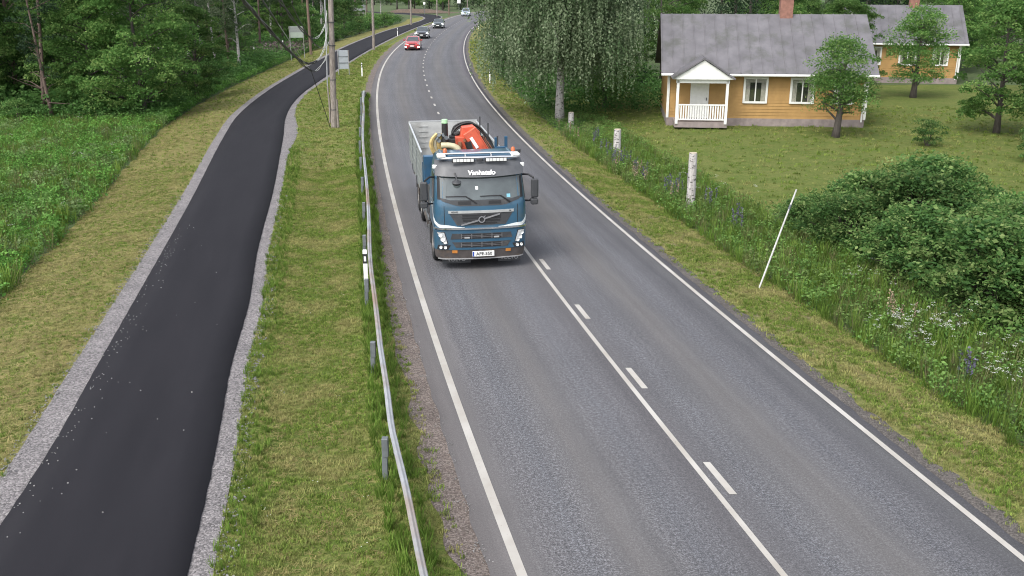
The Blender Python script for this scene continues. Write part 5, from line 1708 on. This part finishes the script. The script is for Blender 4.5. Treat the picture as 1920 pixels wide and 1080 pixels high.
# door mirrors
for sg in (-1, 1):
    x = sg * 1.50
    mb = MB(); mb.box((x, -1.02, 2.17), (.20, .13, .52)); mh = mb.build('door_mirror', T_DARK, truck, bevel=.035)
    mb = MB(); mb.box((x, -.948, 2.17), (.16, .012, .46)); mb.build('mirror_glass', CHROME, mh)
    mb = MB(); mb.box((x, -1.0, 1.80), (.20, .14, .17)); mb.build('wide_mirror', T_DARK, mh, bevel=.03)
    mb = MB()
    mb.tube([(sg * 1.19, -.72, 2.50), (sg * 1.34, -.90, 2.53), (sg * 1.48, -1.0, 2.45)], .026, 8)
    mb.build('mirror_arm', T_BLACK, mh, smooth=60)
    mb = MB()
    mb.tube([(sg * 1.23, -.74, 1.78), (sg * 1.38, -.90, 1.80), (sg * 1.48, -.98, 1.92)], .026, 8)
    mb.build('mirror_arm', T_BLACK, mh, smooth=60)
# roof light bar
rack = MB()
rack.tube([(-1.02, -.86, 3.01), (-.6, -.93, 3.03), (0, -.95, 3.03), (.6, -.93, 3.03), (1.02, -.86, 3.01)], .035, 10)
rack.tube([(-1.0, -.68, 3.10), (0, -.72, 3.11), (1.0, -.68, 3.10)], .03, 10)
for x in (-.98, -.35, .35, .98): rack.tube([(x, -.87, 3.02), (x, -.70, 3.09), (x, -.55, 3.03)], .025, 8)
rk = rack.build('light_bar', CHROME, truck, smooth=50)
for x in (-.44, .44):
    MB().box((x, -1.055, 2.985), (.60, .07, .115)).build('lamp_housing', T_BLACK, rk, bevel=.01)
    l = MB()
    for k in range(6): l.box((x - .235 + .094 * k, -1.095, 2.99), (.082, .014, .08))
    l.build('led_row', LAMP_W, rk)
MB().box((0, -1.05, 2.99), (.18, .06, .09)).build('bar_emblem', T_DARK, rk, bevel=.02)
for sg in (-1, 1):
    MB().box((sg * 1.00, -.76, 3.07), (.24, .34, .10)).build('corner_lamp', LAMP_W, rk, bevel=.035)
    mb = MB(); mb.lathe([(0, .07), (.04, .072), (.04, .06), (.13, .055), (.16, .032), (.165, 0)], (sg * .93 + .06, -.50, 3.06), (0, 0, 1), 16); mb.build('beacon', BEACON, truck, smooth=50)
    mb = MB(); mb.tube([(sg * .93 + .06, -.50, 2.99), (sg * .93 + .06, -.50, 3.01)], .05, 10); mb.build('beacon_base', T_BLACK, truck)
mb = MB(); mb.tube([(1.12, -.3, 2.95), (1.16, -.32, 3.10)], .03, 8); mb.lathe([(-.05, .0), (-.04, .07), (.05, .07), (.06, 0)], (1.16, -.32, 3.07), (0, 0, 1), 12); mb.build('horn', T_DARK, truck, smooth=50)
# chassis, wheels, fenders
mb = MB()
for x in (-.42, .42): mb.box((x, 4.2, .92), (.09, 9.6, .28))
for y in (-.6, 1.2, 2.6, 4.0, 5.4, 7, 8.6): mb.box((0, y, .92), (.8, .12, .18))
mb.box((0, -.35, .62), (1.66, 1.2, .66)); mb.box((0, 1.2, .66), (1.5, 1.6, .5))  # underside boxes added to block light and darken the contact shadow
mb.build('chassis_with_shadow_boxes', T_CHASSIS, truck)
TR = M('truck_rim', (.26, .25, .24), .5, .3, dirt=((.14, .11, .09), 4, .48, .8))
for sg in (-1, 1):
    wheel(truck, sg * 1.08, 0, .51, .31, sg, 'front_wheel', TR)
    for y in (4.65, 6.02):
        wheel(truck, sg * 1.08, y, .51, .30, sg, 'rear_wheel', TR)
        wheel(truck, sg * .72, y, .51, .28, sg, 'inner_wheel', TR)
    mb = MB()   # arch over the front wheel
    a_ = np.linspace(-.15, math.pi + .15, 13)
    for x in (sg * .88, sg * 1.245):
        for rr in (.60, .635):
            mb.v += [(x, -math.cos(a) * rr, .51 + math.sin(a) * rr) for a in a_]
    for k in range(12):
        mb.f += [(k, k + 1, 26 + k + 1, 26 + k), (13 + k, 39 + k, 39 + k + 1, 13 + k + 1), (26 + k, 27 + k, 40 + k, 39 + k), (k, 13 + k, 14 + k, 1 + k)]
    mb.build('fender', T_DARK, truck, smooth=50)
    mb = MB(); mb.box((sg * 1.10, -.78, .78), (.26, .32, .62)); mb.build('step_panel', T_BLUE, truck, bevel=.03)
    mb = MB(); mb.box((sg * 1.12, .75, .60), (.26, .22, .62)); mb.build('splash_guard', T_DARK, truck, bevel=.02)
    mb = MB()
    for y in (4.65, 6.02):
        aa = np.linspace(.35, math.pi - .35, 9)
        o = len(mb.v)
        for x in (sg * .60, sg * 1.25):
            for rr in (.60, .62): mb.v += [(x, y - math.cos(a) * rr, .51 + math.sin(a) * rr) for a in aa]
        for k in range(8):
            mb.f += [tuple(o + q for q in f) for f in ((k, k + 1, 18 + k + 1, 18 + k), (9 + k, 27 + k, 28 + k, 10 + k), (18 + k, 19 + k, 28 + k, 27 + k), (k, 9 + k, 10 + k, 1 + k))]
    mb.build('rear_fender', T_CHASSIS, truck, smooth=50)
    mb = MB(); mb.tube([(sg * 1.0, 1.45, .70), (sg * 1.0, 2.75, .70)], .27, 16); mb.build('fuel_tank' if sg > 0 else 'air_tank', T_CHASSIS if sg < 0 else GALV_D, truck, smooth=40)
    mb = MB(); mb.box((sg * 1.14, 3.45, .72), (.10, 1.0, .46)); mb.build('side_guard', GALV_D, truck, bevel=.01)
    for z in (.62, .86):
        MB().box((sg * 1.22, 2.6, z), (.03, 2.6, .09)).build('guard_rail_bar', GALV_D, truck)
# behind the cab: locker, air intake
mb = MB(); mb.box((-.98, 2.86, 1.80), (.50, .30, 1.30)); mb.build('locker', BEDB, truck, bevel=.015)
mb = MB(); mb.box((-1.03, 1.0, 1.55), (.36, .55, .75)); mb.build('air_cleaner', T_DARK, truck, bevel=.03)
mb = MB(); mb.tube([(-1.03, .75, 1.9), (-1.03, .72, 2.25), (-1.0, .9, 2.45)], .10, 12); mb.build('intake_pipe', T_DARK, truck, smooth=50)
mb = MB(); mb.box((-1.08, 2.2, 1.2), (.36, .7, .34)); mb.build('outrigger_box', GREY_T, truck, bevel=.02)
mb = MB(); mb.box((0, 1.9, 1.22), (2.3, .34, .30)); mb.build('outrigger_beam', CR_RED, truck, bevel=.02)
mb = MB(); mb.tube([(-1.16, 1.9, .45), (-1.16, 1.9, 1.75)], .075, 12); mb.tube([(1.16, 1.9, .45), (1.16, 1.9, 1.75)], .075, 12); mb.build('outrigger_leg', T_DARK, truck, smooth=40)
# crane
mb = MB(); mb.lathe([(0, .42), (.25, .40), (.35, .30), (1.0, .26), (1.15, .26)], (.05, 1.9, 1.2), (0, 0, 1), 20); mb.box((.05, 1.9, 1.25), (.95, .8, .35)); mb.build('crane_column', CR_RED, truck, smooth=40)
def arm(name, a, b, w0, w1, h0, h1, mat):
    """tapering box arm with raised edges"""
    a, b = Vector(a), Vector(b)
    d = (b - a).normalized(); n = Vector((0, -1, 0)); n = (n - d * n.dot(d)).normalized(); s = d.cross(n)
    mb = MB()
    P = []
    for q, w, h in ((a, w0, h0), (b, w1, h1)):
        P += [q + s * i * w / 2 + n * j * h / 2 for i, j in ((-1, -1), (1, -1), (1, 1), (-1, 1))]
    mb.add(P, [(3, 2, 1, 0), (4, 5, 6, 7), (0, 1, 5, 4), (1, 2, 6, 5), (2, 3, 7, 6), (3, 0, 4, 7)])
    for i in (-1, 1):
        mb.beam(a + s * i * w0 * .46 + n * (h0 / 2 + .012), b + s * i * w1 * .46 + n * (h1 / 2 + .012), .035, .03, up=n)
    return mb.build(name, mat, truck, bevel=.012), d, n, s
am, d_, n_, s_ = arm('outer_arm', (.02, 1.55, 3.38), (.72, 1.50, 2.25), .42, .38, .34, .30, CR_RED)
rot_l = Matrix((s_, d_, n_)).transposed()
mb = MB(); q = Vector((.02, 1.55, 3.38)).lerp(Vector((.72, 1.50, 2.25)), .27) + n_ * .178 + s_ * .06; mb.box(tuple(q), (.09, .36, .015), rot_l); mb.build('arm_decal', WHITE_T, truck)
q = Vector((.02, 1.55, 3.38)).lerp(Vector((.72, 1.50, 2.25)), .66) + n_ * .170 + s_ * .05
ad = d_
mb = MB()
for k in range(5):
    mb.box(tuple(q + ad * (.085 * (k - 2)) + s_ * (.012 * (-1) ** k)), (.10 - .02 * (k % 2), .05, .012), rot_l)
mb.build('arm_decal', WHITE_T, truck)
arm('inner_arm', (-.20, 1.62, 3.20), (-.16, 1.68, 1.75), .34, .38, .30, .34, CR_RED)
mb = MB()
for k in range(5):
    z = 3.05 - .17 * k
    mb.lathe([(0, .0), (0, .05), (.05, .045), (.05, 0)], (-.20 + .09 * (-1) ** k, 1.45, z + .06), (0, -1, 0), 10)
mb.box((-.20, 1.44, 2.78), (.16, .08, .12)); mb.box((-.26, 1.43, 3.0), (.10, .06, .16))
mb.build('valve_block', RUST, truck, bevel=.006)
mb = MB(); mb.prism([(-.26, -.10), (.30, -.22), (.34, .12), (.16, .30), (-.18, .26)], (.02, 1.98, 3.20), (1, 0, 0), (0, 0, 1), .40); mb.build('knuckle_plate', CR_RED, truck, bevel=.015)
mb = MB(); mb.tube([(-.04, 1.34, 3.08), (.12, 1.33, 2.60)], .095, 14); mb.tube([(.12, 1.33, 2.60), (.24, 1.34, 2.2)], .08, 12); mb.build('lift_ram', CR_BLACK, truck, smooth=40)
mb = MB(); mb.tube([(.24, 1.34, 2.25), (.30, 1.36, 1.95)], .05, 12); mb.build('ram_rod', CHROME, truck, smooth=40)
gh = gen(71)
for k in range(6):                       # hoses arching over the knuckle
    r0 = .022 + .012 * gh.random()
    e = gh.normal(size=3) * .05
    P = [(-.50 - .05 * k % .12 + e[0], 1.95 + .06 * (k % 4), 2.65 + .03 * k), (-.50 + e[0], 2.0 + .06 * (k % 4), 3.02), (-.30 + e[1], 2.05 + .06 * (k % 4), 3.32 + .02 * k),
         (.08, 2.08 + .05 * (k % 4), 3.46 + .014 * k + e[2] * .4), (.42 + e[1], 2.05 + .05 * (k % 4), 3.30 + .018 * k), (.66 + e[0] * .6, 1.98 + .05 * (k % 4), 2.95 + .02 * k), (.95 + e[1] * .7, 1.95, 2.40 + .02 * k)]
    mb = MB(); mb.tube([tuple(p) for p in smooth_path(P, 5)], r0, 7); mb.build('hose', CR_BLACK, truck, smooth=60)
for k in range(5):                       # brown hose bundle along the outer arm
    P = [(.42 + .03 * k, 1.78, 3.18 - .02 * k), (.62 + .035 * k, 1.74, 2.80), (.86 + .03 * k, 1.74, 2.40), (1.0 + .02 * k, 1.8, 2.05)]
    mb = MB(); mb.tube([tuple(p) for p in smooth_path(P, 4)], .036, 6); mb.build('hose', RUST if k % 2 else CR_BLACK, truck, smooth=60)
mb = MB(); mb.box((-.38, 1.95, 2.98), (.26, .3, .42)); mb.tube([(-.38, 1.9, 3.2), (-.2, 1.9, 3.28)], .08, 10); mb.build('hose_reel', CR_BLACK, truck, bevel=.03)
# grapple folded at the left, cream pipe, upright cylinder
mb = MB(); mb.tube([(-.67, 1.62, 3.05), (-.67, 1.62, 3.60)], [.095, .09], 14); mb.build('rotator', CR_BLACK, truck, smooth=40)
mb = MB(); mb.tube([(-.67, 1.62, 3.60), (-.67, 1.62, 3.71)], [.09, .085], 14); mb.build('rotator_cap', LIME, truck, smooth=40)
for k, (x0, w) in enumerate(((-1.02, .07), (-.93, .06), (-.80, .08), (-.72, .06))):
    P = [(x0 + .12, 1.60 + .05 * k, 3.30), (x0 - .02, 1.58 + .05 * k, 3.16), (x0 - .06, 1.58 + .05 * k, 2.96), (x0 + .04, 1.6 + .05 * k, 2.74), (x0 + .18, 1.6, 2.62)]
    mb = MB(); mb.tube([tuple(p) for p in smooth_path(P, 4)], [w * .8] * 5 + [w * .9] * 8 + [w * .5] * 4, 6); mb.build('grapple_jaw', CR_YEL if k % 2 == 0 else CR_CREAM, truck, smooth=50)
mb = MB()
for k in range(6):
    a = k * 1.05
    mb.lathe([(-.05, 0), (-.05, .06), (.05, .06), (.05, 0)], (-.78 + .13 * math.cos(a), 1.56 + .02 * k, 3.18 + .10 * math.sin(a)), (.3 * math.cos(a), -1, .2), 10)
mb.build('grapple_joint', GALV_D, truck, smooth=40)
mb = MB()
for k in range(5):
    mb.box((-.95 + .16 * k, 1.50 + .05 * (k % 2), 2.66 + .05 * (k % 3)), (.15, .2, .22))
mb.build('grapple_frame', CR_BLACK, truck, bevel=.02)
mb = MB(); mb.box((-.48, 1.74, 3.02), (.42, .22, .22)); mb.build('grapple_arm', CR_BLACK, truck, bevel=.02)
P = [(-.80, 1.44, 2.98), (-.56, 1.40, 2.98), (-.38, 1.36, 2.93), (-.29, 1.32, 2.80), (-.28, 1.30, 2.40)]
mb = MB(); mb.tube([tuple(p) for p in smooth_path(P, 5)], .088, 12); mb.build('cream_pipe', CR_CREAM, truck, smooth=60)
mb = MB(); mb.box((-1.0, 1.44, 2.62), (.10, .10, .16)); mb.build('hose_clamp', M('dark_blue_steel', (.02, .03, .10), .5), truck, bevel=.01)
# flat bed with drop sides
B0, B1, ZF, ZS = 3.22, 9.75, 1.28, 2.46
MB().box((0, (B0 + B1) / 2, ZF - .06), (2.50, B1 - B0, .12)).build('bed_floor', ALU_L, truck)
for sg in (-1, 1):
    npan = 3
    for i in range(npan):
        y0, y1 = B0 + (B1 - B0) * i / npan, B0 + (B1 - B0) * (i + 1) / npan
        mb = MB(); mb.box((sg * 1.265, (y0 + y1) / 2, (ZF - .12 + ZS) / 2), (.03, y1 - y0 - .03, ZS - ZF + .12))
        for z in (1.42, 1.70, 1.98, 2.24):
            mb.box((sg * 1.283, (y0 + y1) / 2, z), (.012, y1 - y0 - .06, .06))
        sp = mb.build('side_board', ALU, truck)
        MB().box((sg * 1.265, (y0 + y1) / 2, ZS + .02), (.055, y1 - y0, .04)).build('top_rail', SILVER, sp)
        MB().box((sg * 1.296, y0 + .12, ZF - .06), (.02, .08, .22)).build('hinge', T_BLACK, sp)
    for i in range(1, npan):
        y0 = B0 + (B1 - B0) * i / npan
        MB().box((sg * 1.262, y0, (ZF - .2 + ZS) / 2), (.07, .06, ZS - ZF + .2)).build('stanchion', GALV_D, truck)
mb = MB(); mb.box((0, B1, (ZF + ZS) / 2), (2.56, .035, ZS - ZF + .1))
tg = mb.build('tailgate', ALU_L, truck)
MB().box((0, B1, ZS + .07), (2.56, .05, .04)).build('top_rail', SILVER, tg)
for x in (-.75,):
    for z in (1.55, 1.75, 1.95, 2.15, 2.35):
        MB().box((x, B1 - .03, z), (.34, .025, .03)).build('tread_rib', ALU_L, tg)
mb = MB(); mb.box((0, B0 - .02, 1.72), (2.50, .05, .95)); mb.build('headboard', BEDB, truck)
mb = MB(); mb.box((-.86, B0 + .35, 2.18), (.66, .5, .14)); mb.build('timber_block', RUST, truck, bevel=.01)
for (x, y, h) in ((1.22, 8.4, 2.85), (1.22, 6.2, 2.92), (1.22, 4.0, 2.82)):
    MB().box((x, y, (ZF + h) / 2), (.05, .05, h - ZF)).build('stake_post', T_DARK, truck, bevel=.006)
mb = MB(); mb.box((1.16, 3.02, 2.58), (.42, .16, .12)); mb.box((1.02, 3.02, 2.75), (.07, .07, .36)); mb.box((1.34, 3.02, 2.75), (.09, .09, .42)); mb.box((1.16, 3.04, 2.1), (.14, .14, .9)); mb.build('stake_cradle', BEDB, truck, bevel=.008)
MB().box((0, B1 + .1, .62), (2.3, .12, .14)).build('rear_underrun', T_CHASSIS, truck)
for sg in (-1, 1):
    MB().box((sg * .95, B1 + .08, 1.0), (.38, .06, .14)).build('tail_lamp', M('red_tail_lens', (.35, .02, .02), .3), truck)
